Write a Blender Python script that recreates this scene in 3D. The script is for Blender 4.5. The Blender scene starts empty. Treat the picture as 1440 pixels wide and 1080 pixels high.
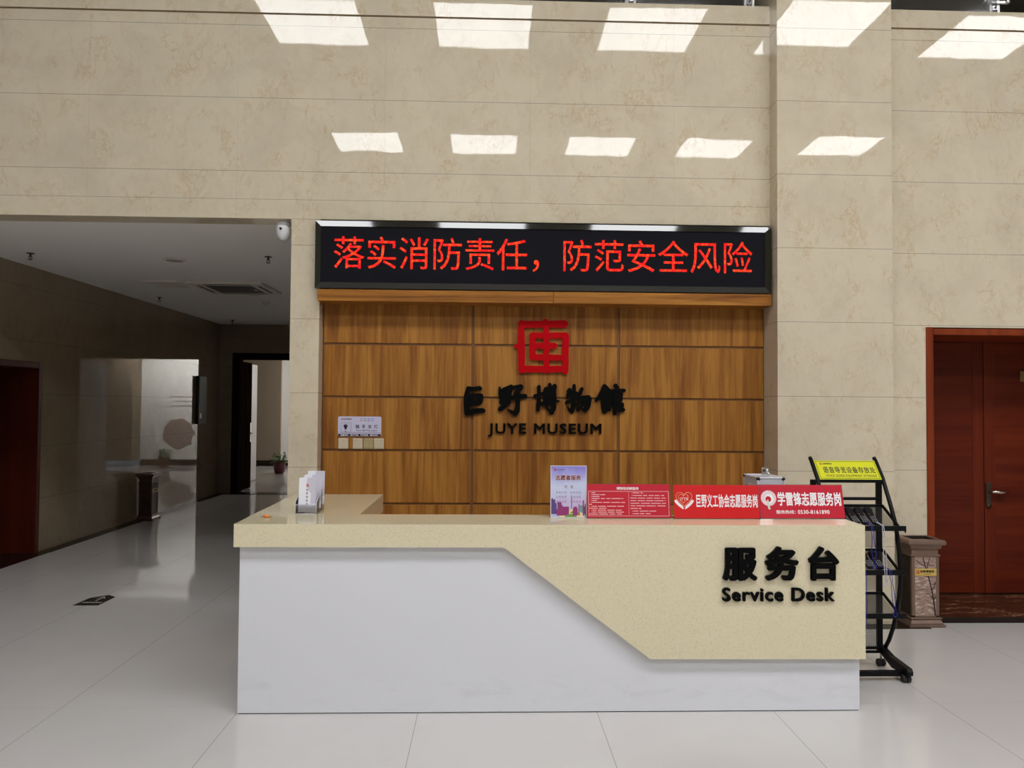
import bpy, bmesh, math, random
from mathutils import Vector, Matrix
random.seed(7)
sc = bpy.context.scene
COL = sc.collection
PI = math.pi

# ------------------------------------------------------------------ camera
cam_data = bpy.data.cameras.new('camera')
cam_data.sensor_width = 36.0
cam_data.lens = 27.0
cam_data.clip_end = 100
cam = bpy.data.objects.new('camera', cam_data)
COL.objects.link(cam)
_r = Vector((0.99943959, -0.03265858, 0.00734371))
_u = Vector((-0.0082559, -0.02788448, 0.99957706))
_f = Vector((0.03243999, 0.99907751, 0.02813848))
cam.matrix_world = Matrix(((_r.x, _u.x, -_f.x, 0.0), (_r.y, _u.y, -_f.y, 0.0), (_r.z, _u.z, -_f.z, 1.74), (0, 0, 0, 1)))
sc.camera = cam

# ------------------------------------------------------------------ world, exposure
w = bpy.data.worlds.new('World')
sc.world = w
w.use_nodes = True
w.node_tree.nodes['Background'].inputs[0].default_value = (0.75, 0.85, 1.0, 1)
w.node_tree.nodes['Background'].inputs[1].default_value = 0.3
sc.view_settings.view_transform = 'Standard'
sc.view_settings.look = 'None'
sc.view_settings.gamma = 1.0
sc.view_settings.use_curve_mapping = False
sc.view_settings.exposure = 0.13
SKY_STRENGTH = 17.0          # daylight panels in the lobby ceiling
SKY_COLOR = (0.97, 0.985, 1.0)

# ------------------------------------------------------------------ light in the far room
def area(name, loc, size, power, color=(1, 1, 1), rot=(0, 0, 0), sy=None):
    d = bpy.data.lights.new(name, 'AREA')
    d.energy = power
    d.color = color
    d.size = size
    if sy:
        d.shape = 'RECTANGLE'
        d.size_y = sy
    o = bpy.data.objects.new(name, d)
    o.location = loc
    o.rotation_euler = rot
    COL.objects.link(o)
    return o

area('far_room_wall_fill', (-2.3, 20.4, 3.15), 3.2, 110, (1.0, 0.98, 0.95), (math.radians(62), 0, 0), 0.25)  # added unseen lamp that brightens the white far wall
area('far_room_door_fill', (-3.6, 17.4, 3.25), 0.5, 14, (1.0, 0.98, 1.0), (0, math.radians(-62), 0), 0.5)  # added unseen lamp aimed at the white door leaf


# ------------------------------------------------------------------ materials
def new_mat(name):
    m = bpy.data.materials.new(name)
    m.use_nodes = True
    nt = m.node_tree
    return m, nt, nt.nodes['Principled BSDF']


def nd(nt, kind, **kw):
    n = nt.nodes.new(kind)
    for k, v in kw.items():
        if k.startswith('i_'):
            n.inputs[k[2:].replace('_', ' ')].default_value = v
        else:
            setattr(n, k, v)
    return n


def math_n(nt, op, a, b=None, c=None):
    n = nt.nodes.new('ShaderNodeMath')
    n.operation = op
    for i, v in enumerate((a, b, c)):
        if v is None:
            continue
        if isinstance(v, (int, float)):
            n.inputs[i].default_value = v
        else:
            nt.links.new(v, n.inputs[i])
    return n.outputs[0]


def mix(nt, fac, a, b):
    n = nt.nodes.new('ShaderNodeMix')
    n.data_type = 'RGBA'
    if isinstance(fac, (int, float)):
        n.inputs[0].default_value = fac
    else:
        nt.links.new(fac, n.inputs[0])
    for sock, v in ((n.inputs[6], a), (n.inputs[7], b)):
        if isinstance(v, tuple):
            sock.default_value = (*v, 1)
        else:
            nt.links.new(v, sock)
    return n.outputs[2]


def ramp(nt, src, stops):
    n = nt.nodes.new('ShaderNodeValToRGB')
    e = n.color_ramp.elements
    while len(e) < len(stops):
        e.new(0.5)
    for el, (p, c) in zip(e, stops):
        el.position = p
        el.color = (*c, 1) if len(c) == 3 else c
    nt.links.new(src, n.inputs[0])
    return n.outputs[0]


def pos(nt, scale=(1, 1, 1), obj=False):
    if obj:
        src = nt.nodes.new('ShaderNodeTexCoord').outputs['Object']
    else:
        src = nt.nodes.new('ShaderNodeNewGeometry').outputs['Position']
    mp = nt.nodes.new('ShaderNodeMapping')
    mp.inputs['Scale'].default_value = scale
    nt.links.new(src, mp.inputs[0])
    return mp.outputs[0]


def noise(nt, vec, scale, detail=4, rough=0.5, dist=0.0):
    n = nd(nt, 'ShaderNodeTexNoise', i_Scale=scale, i_Detail=detail, i_Roughness=rough, i_Distortion=dist)
    nt.links.new(vec, n.inputs['Vector'])
    return n.outputs[0]


def flat(name, col, rough=0.5, metal=0.0, coat=0.0, spec=0.5, var=0.0):
    m, nt, b = new_mat(name)
    b.inputs['Base Color'].default_value = (*col, 1)
    b.inputs['Roughness'].default_value = rough
    b.inputs['Metallic'].default_value = metal
    b.inputs['Coat Weight'].default_value = coat
    b.inputs['Coat Roughness'].default_value = 0.03
    b.inputs['Specular IOR Level'].default_value = spec
    if var:
        f = noise(nt, pos(nt, obj=True), 9, 5)
        c = ramp(nt, f, [(0.3, tuple(x * (1 - var) for x in col)), (0.7, tuple(min(1, x * (1 + var)) for x in col))])
        nt.links.new(c, b.inputs['Base Color'])
    return m


def emit(name, col, s):
    m, nt, b = new_mat(name)
    b.inputs['Base Color'].default_value = (0.02, 0.02, 0.02, 1)
    b.inputs['Emission Color'].default_value = (*col, 1)
    b.inputs['Emission Strength'].default_value = s
    return m


def line_mask(nt, coord, offset, pitch, half):
    """1 on a thin line at every offset + k*pitch"""
    d = math_n(nt, 'PINGPONG', math_n(nt, 'SUBTRACT', coord, offset), pitch / 2)
    return math_n(nt, 'LESS_THAN', d, half)


def near_mask(nt, coord, val, half):
    d = math_n(nt, 'ABSOLUTE', math_n(nt, 'SUBTRACT', coord, val))
    return math_n(nt, 'LESS_THAN', d, half)


def marble(name, base, vein, z0=1.2275, zp=0.6045, x0=None, xp=1.2, extra=(), xaxis='X', rough=0.018, jointcol=None, spec=0.34, freq=1.0, bump=0.02):
    m, nt, b = new_mat(name)
    geo = nt.nodes.new('ShaderNodeNewGeometry').outputs['Position']
    sep = nt.nodes.new('ShaderNodeSeparateXYZ')
    nt.links.new(geo, sep.inputs[0])
    mp = nt.nodes.new('ShaderNodeMapping')
    mp.inputs['Rotation'].default_value = (0.3, 0.5, 0.2)
    nt.links.new(geo, mp.inputs[0])
    v = mp.outputs[0]
    cloud = noise(nt, v, 2.0 * freq, 6, 0.6, 0.6)
    c0 = ramp(nt, cloud, [(0.32, tuple(x * 0.91 for x in base)), (0.52, base), (0.72, tuple(min(1, x * 1.05) for x in base))])
    # soft tan blotches
    vm = nt.nodes.new('ShaderNodeMapping')
    vm.inputs['Scale'].default_value = (1.5 * freq, 1.5 * freq, 1.0 * freq)
    vm.inputs['Rotation'].default_value = (0.0, 0.5, 0.3)
    nt.links.new(geo, vm.inputs[0])
    bl = noise(nt, vm.outputs[0], 5.5, 9, 0.68, 0.9)
    blf = ramp(nt, bl, [(0.50, (0, 0, 0)), (0.72, (0.50, 0.50, 0.50))])
    c1 = mix(nt, blf, c0, tuple(a * 0.55 + b_ * 0.45 for a, b_ in zip(base, vein)))
    # broken jagged veins
    vn = noise(nt, vm.outputs[0], 3.0, 10, 0.70, 0.35)
    dv = math_n(nt, 'ABSOLUTE', math_n(nt, 'SUBTRACT', vn, 0.5))
    vein_f = ramp(nt, dv, [(0.0, (1, 1, 1)), (0.012, (0.35, 0.35, 0.35)), (0.030, (0.0, 0.0, 0.0))])
    gate = ramp(nt, noise(nt, v, 3.4 * freq, 5, 0.7), [(0.47, (0, 0, 0)), (0.62, (1, 1, 1))])
    vf = math_n(nt, 'MULTIPLY', math_n(nt, 'MULTIPLY', vein_f, gate), 0.62)
    c2 = mix(nt, vf, c1, vein)
    # small pale flecks
    fl = ramp(nt, noise(nt, v, 20 * freq, 3, 0.6, 1.0), [(0.68, (0, 0, 0)), (0.75, (0.6, 0.6, 0.6))])
    c3 = mix(nt, fl, c2, tuple(min(1, x * 1.2) for x in base))
    j = line_mask(nt, sep.outputs['Z'], z0, zp, 0.0022)
    for e in extra:
        j = math_n(nt, 'MAXIMUM', j, near_mask(nt, sep.outputs['Z'], e, 0.0018))
    jf = math_n(nt, 'MULTIPLY', j, 0.75)
    if x0 is not None:
        jx = line_mask(nt, sep.outputs[xaxis], x0, xp, 0.0015)
        jf = math_n(nt, 'MAXIMUM', jf, math_n(nt, 'MULTIPLY', jx, 0.22))
    c4 = mix(nt, jf, c3, jointcol or tuple(x * 0.33 for x in base))
    nt.links.new(c4, b.inputs['Base Color'])
    b.inputs['Roughness'].default_value = rough
    b.inputs['Specular IOR Level'].default_value = spec
    # faint polish waviness
    bw = noise(nt, v, 3.0, 3, 0.5)
    bp = nt.nodes.new('ShaderNodeBump')
    bp.inputs['Strength'].default_value = bump
    bp.inputs['Distance'].default_value = 0.02
    nt.links.new(bw, bp.inputs['Height'])
    nt.links.new(bp.outputs[0], b.inputs['Normal'])
    return m


CREAM = (0.69, 0.603, 0.452)
VEIN = (0.50, 0.32, 0.14)
M = {}
M['marble_main'] = marble('cream_marble_slabs', CREAM, VEIN, x0=-0.86, xp=1.2, extra=(3.413,))
M['marble_plain'] = marble('cream_marble_courses', CREAM, VEIN)
M['marble_hall_dimmed'] = marble('cream_marble_hall_dimmed', (0.31, 0.245, 0.165), (0.2, 0.13, 0.06), rough=0.012, bump=0.0, spec=0.5, z0=0.62, zp=0.605, x0=9.9, xp=1.2, xaxis='Y')  # cream marble darkened: the corridor's dim light is painted into it
M['marble_far_dimmed'] = marble('cream_marble_far_dimmed', (0.26, 0.20, 0.14), (0.2, 0.13, 0.06), x0=-5.0, xp=1.2)  # same marble, darker still, with the far end's shade in its colour
M['groove'] = flat('gold_brown_groove', (0.22, 0.15, 0.07), 0.5)
M['plaster'] = flat('white_plaster', (0.93, 0.915, 0.89), 0.8)
M['lobby_plaster'] = flat('lobby_plaster', (0.30, 0.28, 0.245), 0.8)
M['gallery_dark'] = flat('dark_brown_gallery', (0.07, 0.055, 0.04), 0.6)
M['far_beige'] = flat('beige_paint', (0.27, 0.215, 0.155), 0.7)
M['far_white'] = flat('white_paint', (0.85, 0.84, 0.80), 0.7)
M['white_desk'] = None


def floor_mat():
    m, nt, b = new_mat('polished_white_tiles')
    geo = nt.nodes.new('ShaderNodeNewGeometry').outputs['Position']
    sep = nt.nodes.new('ShaderNodeSeparateXYZ')
    nt.links.new(geo, sep.inputs[0])
    jx = line_mask(nt, sep.outputs['X'], -0.376, 1.0165, 0.0016)
    jy = line_mask(nt, sep.outputs['Y'], 4.513, 1.0, 0.0016)
    cl = noise(nt, geo, 0.8, 4, 0.6, 0.3)
    c0 = ramp(nt, cl, [(0.35, (0.60, 0.57, 0.555)), (0.65, (0.635, 0.61, 0.595))])
    c1 = mix(nt, math_n(nt, 'MULTIPLY', jx, 0.75), c0, (0.16, 0.15, 0.14))
    c2 = mix(nt, math_n(nt, 'MULTIPLY', jy, 0.30), c1, (0.25, 0.24, 0.22))
    nt.links.new(c2, b.inputs['Base Color'])
    b.inputs['Roughness'].default_value = 0.06
    b.inputs['Specular IOR Level'].default_value = 0.5
    return m


def desk_white():
    m, nt, b = new_mat('white_lacquer')
    geo = nt.nodes.new('ShaderNodeNewGeometry').outputs['Position']
    sep = nt.nodes.new('ShaderNodeSeparateXYZ')
    nt.links.new(geo, sep.inputs[0])
    band = ramp(nt, sep.outputs['Z'], [(0.02, (0.4, 0.4, 0.4)), (0.12, (1, 1, 1)), (0.26, (0, 0, 0))])
    sm = noise(nt, pos(nt, (2, 2, 5)), 2.2, 5, 0.65, 0.8)
    f = math_n(nt, 'MULTIPLY', ramp(nt, sm, [(0.52, (0, 0, 0)), (0.75, (0.30, 0.30, 0.30))]), band)
    c = mix(nt, f, (0.745, 0.745, 0.785), (0.50, 0.50, 0.50))
    nt.links.new(c, b.inputs['Base Color'])
    b.inputs['Roughness'].default_value = 0.28
    return m


def quartz():
    m, nt, b = new_mat('cream_quartz')
    v = nt.nodes.new('ShaderNodeNewGeometry').outputs['Position']
    vo = nd(nt, 'ShaderNodeTexVoronoi', i_Scale=105)
    nt.links.new(v, vo.inputs['Vector'])
    r = ramp(nt, vo.outputs['Distance'], [(0.13, (1, 1, 1)), (0.24, (0, 0, 0))])
    sepc = nt.nodes.new('ShaderNodeSeparateColor')
    nt.links.new(vo.outputs['Color'], sepc.inputs[0])
    g = math_n(nt, 'GREATER_THAN', sepc.outputs[0], 0.45)
    f = math_n(nt, 'MULTIPLY', math_n(nt, 'MULTIPLY', r, g), 0.75)
    fc = ramp(nt, sepc.outputs[1], [(0.3, (0.30, 0.22, 0.10)), (0.8, (0.16, 0.13, 0.09))])
    base = ramp(nt, noise(nt, v, 60, 4, 0.7), [(0.35, (0.735, 0.648, 0.440)), (0.65, (0.77, 0.685, 0.472))])
    c = mix(nt, f, base, fc)
    nt.links.new(c, b.inputs['Base Color'])
    b.inputs['Roughness'].default_value = 0.05
    return m


def wood(name, dark, mid, light, axis='Z', scale=1.0, rough=0.35, coat=0.0, spec=0.5):
    m, nt, b = new_mat(name)
    b.inputs['Specular IOR Level'].default_value = spec
    geo = nt.nodes.new('ShaderNodeNewGeometry').outputs['Position']
    info = nt.nodes.new('ShaderNodeObjectInfo')
    off = nt.nodes.new('ShaderNodeCombineXYZ')
    for i, k in enumerate((7.3, 3.1, 11.7)):
        nt.links.new(math_n(nt, 'MULTIPLY', info.outputs['Random'], k), off.inputs[i])
    add = nt.nodes.new('ShaderNodeVectorMath')
    add.operation = 'ADD'
    nt.links.new(geo, add.inputs[0])
    nt.links.new(off.outputs[0], add.inputs[1])
    s = {'Z': (1, 1, 0.05), 'X': (0.05, 1, 1), 'Y': (1, 0.05, 1)}[axis]
    mp = nt.nodes.new('ShaderNodeMapping')
    mp.inputs['Scale'].default_value = tuple(x * scale for x in s)
    nt.links.new(add.outputs[0], mp.inputs[0])
    a = noise(nt, mp.outputs[0], 12, 5, 0.6, 0.7)
    f = noise(nt, mp.outputs[0], 70, 3, 0.6, 0.3)
    t = math_n(nt, 'ADD', math_n(nt, 'MULTIPLY', a, 0.78), math_n(nt, 'MULTIPLY', f, 0.22))
    c = ramp(nt, t, [(0.36, dark), (0.48, mid), (0.60, light)])
    st = ramp(nt, noise(nt, mp.outputs[0], 26, 4, 0.7, 1.5), [(0.60, (0, 0, 0)), (0.74, (0.40, 0.40, 0.40))])
    c = mix(nt, st, c, tuple(x * 0.72 for x in dark))
    nt.links.new(c, b.inputs['Base Color'])
    b.inputs['Roughness'].default_value = rough
    b.inputs['Coat Weight'].default_value = coat
    return m


def dark_marble():
    m, nt, b = new_mat('dark_brown_marble')
    v = pos(nt, (1.0, 2.6, 2.6))
    n = noise(nt, v, 5, 8, 0.65, 1.6)
    d = math_n(nt, 'ABSOLUTE', math_n(nt, 'SUBTRACT', n, 0.5))
    vf = ramp(nt, d, [(0.0, (0.85, 0.85, 0.85)), (0.02, (0.0, 0.0, 0.0))])
    gate = ramp(nt, noise(nt, v, 4, 3), [(0.45, (0, 0, 0)), (0.6, (1, 1, 1))])
    base = ramp(nt, noise(nt, v, 4, 6, 0.6), [(0.35, (0.035, 0.014, 0.008)), (0.7, (0.11, 0.045, 0.022))])
    c = mix(nt, math_n(nt, 'MULTIPLY', vf, gate), base, (0.55, 0.33, 0.2))
    nt.links.new(c, b.inputs['Base Color'])
    b.inputs['Roughness'].default_value = 0.12
    return m


def mesh_sheet():
    """perforated black steel sheet"""
    m, nt, b = new_mat('perforated_black_steel')
    b.inputs['Base Color'].default_value = (0.012, 0.012, 0.012, 1)
    b.inputs['Roughness'].default_value = 0.5
    tc = nt.nodes.new('ShaderNodeTexCoord').outputs['Object']
    sep = nt.nodes.new('ShaderNodeSeparateXYZ')
    nt.links.new(tc, sep.inputs[0])
    zz = math_n(nt, 'ADD', sep.outputs['Z'], math_n(nt, 'MULTIPLY', sep.outputs['Y'], 1.3))
    s1 = math_n(nt, 'ADD', sep.outputs['X'], zz)
    s2 = math_n(nt, 'SUBTRACT', sep.outputs['X'], zz)
    a = math_n(nt, 'PINGPONG', s1, 0.0065)
    c = math_n(nt, 'PINGPONG', s2, 0.0065)
    solid = math_n(nt, 'MAXIMUM', math_n(nt, 'LESS_THAN', a, 0.0019), math_n(nt, 'LESS_THAN', c, 0.0019))
    nt.links.new(solid, b.inputs['Alpha'])
    return m


def stone_panel():
    m, nt, b = new_mat('stacked_stone_print')
    tc = pos(nt, (1, 1, 1), obj=True)
    br = nd(nt, 'ShaderNodeTexNoise', i_Scale=18, i_Detail=6, i_Roughness=0.6, i_Distortion=0.8)
    mp = nt.nodes.new('ShaderNodeMapping')
    mp.inputs['Scale'].default_value = (1, 1, 3.2)
    nt.links.new(tc, mp.inputs[0])
    nt.links.new(mp.outputs[0], br.inputs['Vector'])
    c = ramp(nt, br.outputs[0], [(0.30, (0.13, 0.075, 0.055)), (0.42, (0.30, 0.19, 0.15)), (0.58, (0.42, 0.29, 0.24)), (0.70, (0.85, 0.78, 0.75))])
    nt.links.new(c, b.inputs['Base Color'])
    b.inputs['Roughness'].default_value = 0.35
    return m


def poster_sky():
    m, nt, b = new_mat('poster_violet_sky')
    tc = nt.nodes.new('ShaderNodeTexCoord').outputs['Object']
    sep = nt.nodes.new('ShaderNodeSeparateXYZ')
    nt.links.new(tc, sep.inputs[0])
    z = math_n(nt, 'DIVIDE', sep.outputs['Z'], 0.31)
    n = noise(nt, pos(nt, (14, 14, 9), obj=True), 1.0, 3, 0.5, 0.6)
    z2 = math_n(nt, 'ADD', z, math_n(nt, 'MULTIPLY', math_n(nt, 'SUBTRACT', n, 0.5), 0.25))
    c = ramp(nt, z2, [(0.0, (0.50, 0.55, 0.78)), (0.30, (0.62, 0.50, 0.78)), (0.42, (0.58, 0.60, 0.82)), (0.62, (0.60, 0.66, 0.86)), (0.80, (0.42, 0.42, 0.80)), (1.0, (0.28, 0.24, 0.66))])
    nt.links.new(c, b.inputs['Base Color'])
    b.inputs['Roughness'].default_value = 0.2
    return m


M['floor'] = floor_mat()
M['desk_white'] = desk_white()
M['quartz'] = quartz()
M['wood'] = wood('walnut_veneer', (0.205, 0.072, 0.013), (0.325, 0.128, 0.021), (0.45, 0.200, 0.036), 'Z', 1.0, 0.45, spec=0.25)
M['wood_h'] = wood('walnut_veneer_horizontal', (0.18, 0.060, 0.010), (0.34, 0.130, 0.020), (0.46, 0.20, 0.034), 'X', 1.0, 0.42, spec=0.25)
M['wood_groove'] = flat('walnut_groove', (0.20, 0.08, 0.018), 0.5)
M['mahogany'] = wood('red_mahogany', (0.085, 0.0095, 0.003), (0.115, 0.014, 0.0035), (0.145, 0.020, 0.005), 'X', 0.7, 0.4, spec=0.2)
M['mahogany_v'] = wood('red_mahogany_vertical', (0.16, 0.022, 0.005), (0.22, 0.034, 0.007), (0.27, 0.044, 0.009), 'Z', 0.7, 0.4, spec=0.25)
M['mahogany_shaded'] = wood('shaded_red_mahogany', (0.045, 0.006, 0.003), (0.06, 0.0085, 0.003), (0.075, 0.011, 0.004), 'Z', 0.7, 0.4, spec=0.2)  # door mahogany darkened, shade of the unlit doorway painted in
M['stile'] = wood('red_mahogany_stile', (0.10, 0.0115, 0.003), (0.125, 0.0155, 0.004), (0.15, 0.021, 0.005), 'Z', 0.7, 0.4, spec=0.2)
M['dark_door'] = wood('dark_stained_wood', (0.010, 0.006, 0.004), (0.017, 0.010, 0.007), (0.025, 0.014, 0.010), 'Z', 0.7, 0.7, spec=0.0)
M['dark_marble'] = dark_marble()
M['granite'] = flat('black_granite', (0.018, 0.011, 0.008), 0.2, spec=0.25)
M['black_gloss'] = flat('black_gloss_plastic', (0.022, 0.021, 0.015), 0.05)
M['black_screen'] = flat('led_panel_black', (0.009, 0.009, 0.013), 0.8, spec=0.12)
M['led_red'] = None
M['black_letter'] = flat('black_acrylic', (0.0035, 0.0035, 0.0035), 0.5, spec=0.06)
M['red_letter'] = flat('red_acrylic', (0.50, 0.002, 0.006), 0.5, spec=0.06)
M['steel_black'] = flat('black_powder_coat', (0.006, 0.006, 0.0065), 0.42, spec=0.15)
M['rubber'] = flat('black_rubber', (0.015, 0.015, 0.016), 0.6)
M['perf'] = mesh_sheet()
M['stone_panel'] = stone_panel()
M['bronze'] = flat('brown_bronze_sheet', (0.215, 0.135, 0.10), 0.42, 0.25, var=0.06)
M['bronze_shaded'] = flat('shaded_bronze_sheet', (0.085, 0.045, 0.035), 0.25, 0.3)  # bronze darkened to put the dim corridor light into its colour
M['bin_dark'] = flat('dark_bin_tray', (0.04, 0.028, 0.022), 0.4, 0.3)
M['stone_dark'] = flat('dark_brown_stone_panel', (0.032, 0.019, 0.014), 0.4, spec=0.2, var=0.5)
M['twig'] = flat('dark_twig_print', (0.035, 0.018, 0.014), 0.5)
M['gold_plate'] = flat('yellow_gold_plate', (0.62, 0.42, 0.10), 0.35)
M['brass'] = flat('aged_brass', (0.30, 0.20, 0.08), 0.3, 0.8)
M['red_sheet'] = flat('red_print_sheet', (0.66, 0.008, 0.012), 0.3, coat=0.35)
M['red_sheet_pale'] = flat('red_print_sheet_glossy', (0.56, 0.012, 0.035), 0.25, coat=0.7)
M['white_print'] = flat('white_print', (0.86, 0.84, 0.88), 0.5)
M['pink_print'] = flat('pink_print', (0.85, 0.55, 0.60), 0.5)
M['poster_sky'] = poster_sky()
M['plum_print'] = flat('plum_print', (0.30, 0.035, 0.18), 0.5)
M['violet_print'] = flat('violet_print', (0.10, 0.065, 0.24), 0.5)
M['green_print'] = flat('green_print', (0.17, 0.30, 0.07), 0.5)
M['gold_print'] = flat('pale_gold_print', (0.80, 0.66, 0.36), 0.5)
M['teal_print'] = flat('teal_print', (0.12, 0.34, 0.32), 0.5)
M['maroon_print'] = flat('maroon_print', (0.22, 0.03, 0.04), 0.5)
M['mauve_print'] = flat('mauve_print', (0.32, 0.22, 0.36), 0.5)
M['seal_red'] = flat('seal_red_print', (0.55, 0.05, 0.06), 0.5)
M['seal_orange'] = flat('seal_orange_print', (0.62, 0.11, 0.02), 0.5)
M['ink'] = flat('dark_ink', (0.02, 0.015, 0.02), 0.5)
M['ink_purple'] = flat('dark_purple_ink', (0.035, 0.012, 0.035), 0.5)
M['plaque_white'] = flat('white_plaque', (0.62, 0.60, 0.78), 0.35)
M['yellow_sign'] = flat('yellow_sign_board', (0.72, 0.72, 0.01), 0.35)
M['switch'] = flat('ivory_switch_plastic', (0.62, 0.53, 0.38), 0.35)
M['switch_tan'] = flat('tan_switch_plastic', (0.44, 0.35, 0.18), 0.35)
M['alu'] = flat('brushed_aluminium', (0.86, 0.86, 0.90), 0.35, 0.3)
M['alu_panel'] = flat('silver_panel', (0.62, 0.60, 0.66), 0.4, 0.1, var=0.04)
M['chrome'] = flat('chrome', (0.80, 0.80, 0.82), 0.12, 1.0)
M['steel_grey'] = flat('grey_steel', (0.55, 0.55, 0.54), 0.3, 0.6)
M['case_black'] = flat('black_corner_plastic', (0.02, 0.02, 0.025), 0.4)
M['bronze_handle'] = flat('dark_bronze_handle', (0.10, 0.07, 0.05), 0.3, 0.8)
M['handle_nickel'] = flat('nickel_lever', (0.65, 0.58, 0.50), 0.18, 1.0)
M['paper'] = flat('white_paper', (0.84, 0.84, 0.92), 0.5)
M['paper_lilac'] = flat('lilac_grey_print', (0.62, 0.60, 0.70), 0.5)
M['orange_wrap'] = flat('orange_wrapper', (0.75, 0.25, 0.06), 0.3, var=0.2)
M['wrap_tail'] = flat('brown_wrapper_twist', (0.35, 0.13, 0.05), 0.3)
M['cam_white'] = flat('white_camera_plastic', (0.76, 0.76, 0.77), 0.35)
M['lens_black'] = flat('black_lens', (0.01, 0.01, 0.012), 0.1)
M['ac_white'] = flat('white_ac_plastic', (0.72, 0.68, 0.61), 0.5)
M['ac_dark'] = flat('dark_grille', (0.05, 0.04, 0.035), 0.6)
M['panel_dark'] = flat('dark_green_grey_cabinet', (0.03, 0.034, 0.032), 0.5, spec=0.2)
M['cord_blue'] = flat('blue_cord', (0.012, 0.018, 0.30), 0.6)
M['cord_white'] = flat('pale_lilac_cord', (0.55, 0.53, 0.62), 0.6)
M['device'] = flat('black_device_plastic', (0.007, 0.007, 0.009), 0.45, spec=0.2)
M['key_grey'] = flat('grey_key_print', (0.40, 0.40, 0.44), 0.5)
M['leaf'] = flat('green_leaf', (0.045, 0.16, 0.025), 0.4, var=0.3)
M['pot_red'] = flat('red_brown_pot', (0.12, 0.025, 0.02), 0.4)
M['door_white'] = flat('white_panel_door', (0.82, 0.79, 0.82), 0.4)
M['rock_print'] = flat('brown_rock_print', (0.36, 0.28, 0.25), 0.6, var=0.25)
M['sticker'] = flat('black_floor_vinyl', (0.018, 0.012, 0.010), 0.5)
M['sticker_print'] = flat('grey_arrow_print', (0.50, 0.48, 0.46), 0.5)
M['sky_panel'] = emit('daylight_panel', SKY_COLOR, SKY_STRENGTH)


def acrylic():
    m, nt, b = new_mat('clear_acrylic')
    out = nt.nodes['Material Output']
    tr = nt.nodes.new('ShaderNodeBsdfTransparent')
    tr.inputs[0].default_value = (0.94, 0.94, 0.96, 1)
    gl = nt.nodes.new('ShaderNodeBsdfGlossy')
    gl.inputs['Roughness'].default_value = 0.05
    fr = nd(nt, 'ShaderNodeFresnel', i_IOR=1.49)
    mx = nt.nodes.new('ShaderNodeMixShader')
    nt.links.new(math_n(nt, 'ADD', fr.outputs[0], 0.08), mx.inputs[0])
    nt.links.new(tr.outputs[0], mx.inputs[1])
    nt.links.new(gl.outputs[0], mx.inputs[2])
    nt.links.new(mx.outputs[0], out.inputs[0])
    return m


def glass_pane():
    m = acrylic()
    m.name = 'balustrade_glass'
    return m


def led_red():
    m, nt, b = new_mat('lit_red_leds')
    tc = nt.nodes.new('ShaderNodeNewGeometry').outputs['Position']
    n = noise(nt, tc, 55, 2, 0.6)
    c = ramp(nt, n, [(0.36, (0.80, 0.006, 0.018)), (0.50, (1.0, 0.018, 0.008)), (0.64, (1.0, 0.11, 0.025))])
    b.inputs['Base Color'].default_value = (0.02, 0.002, 0.002, 1)
    b.inputs['Specular IOR Level'].default_value = 0.05
    nt.links.new(c, b.inputs['Emission Color'])
    b.inputs['Emission Strength'].default_value = 1.05
    return m


M['acrylic'] = acrylic()
M['glass'] = glass_pane()
M['led_red'] = led_red()


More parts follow.
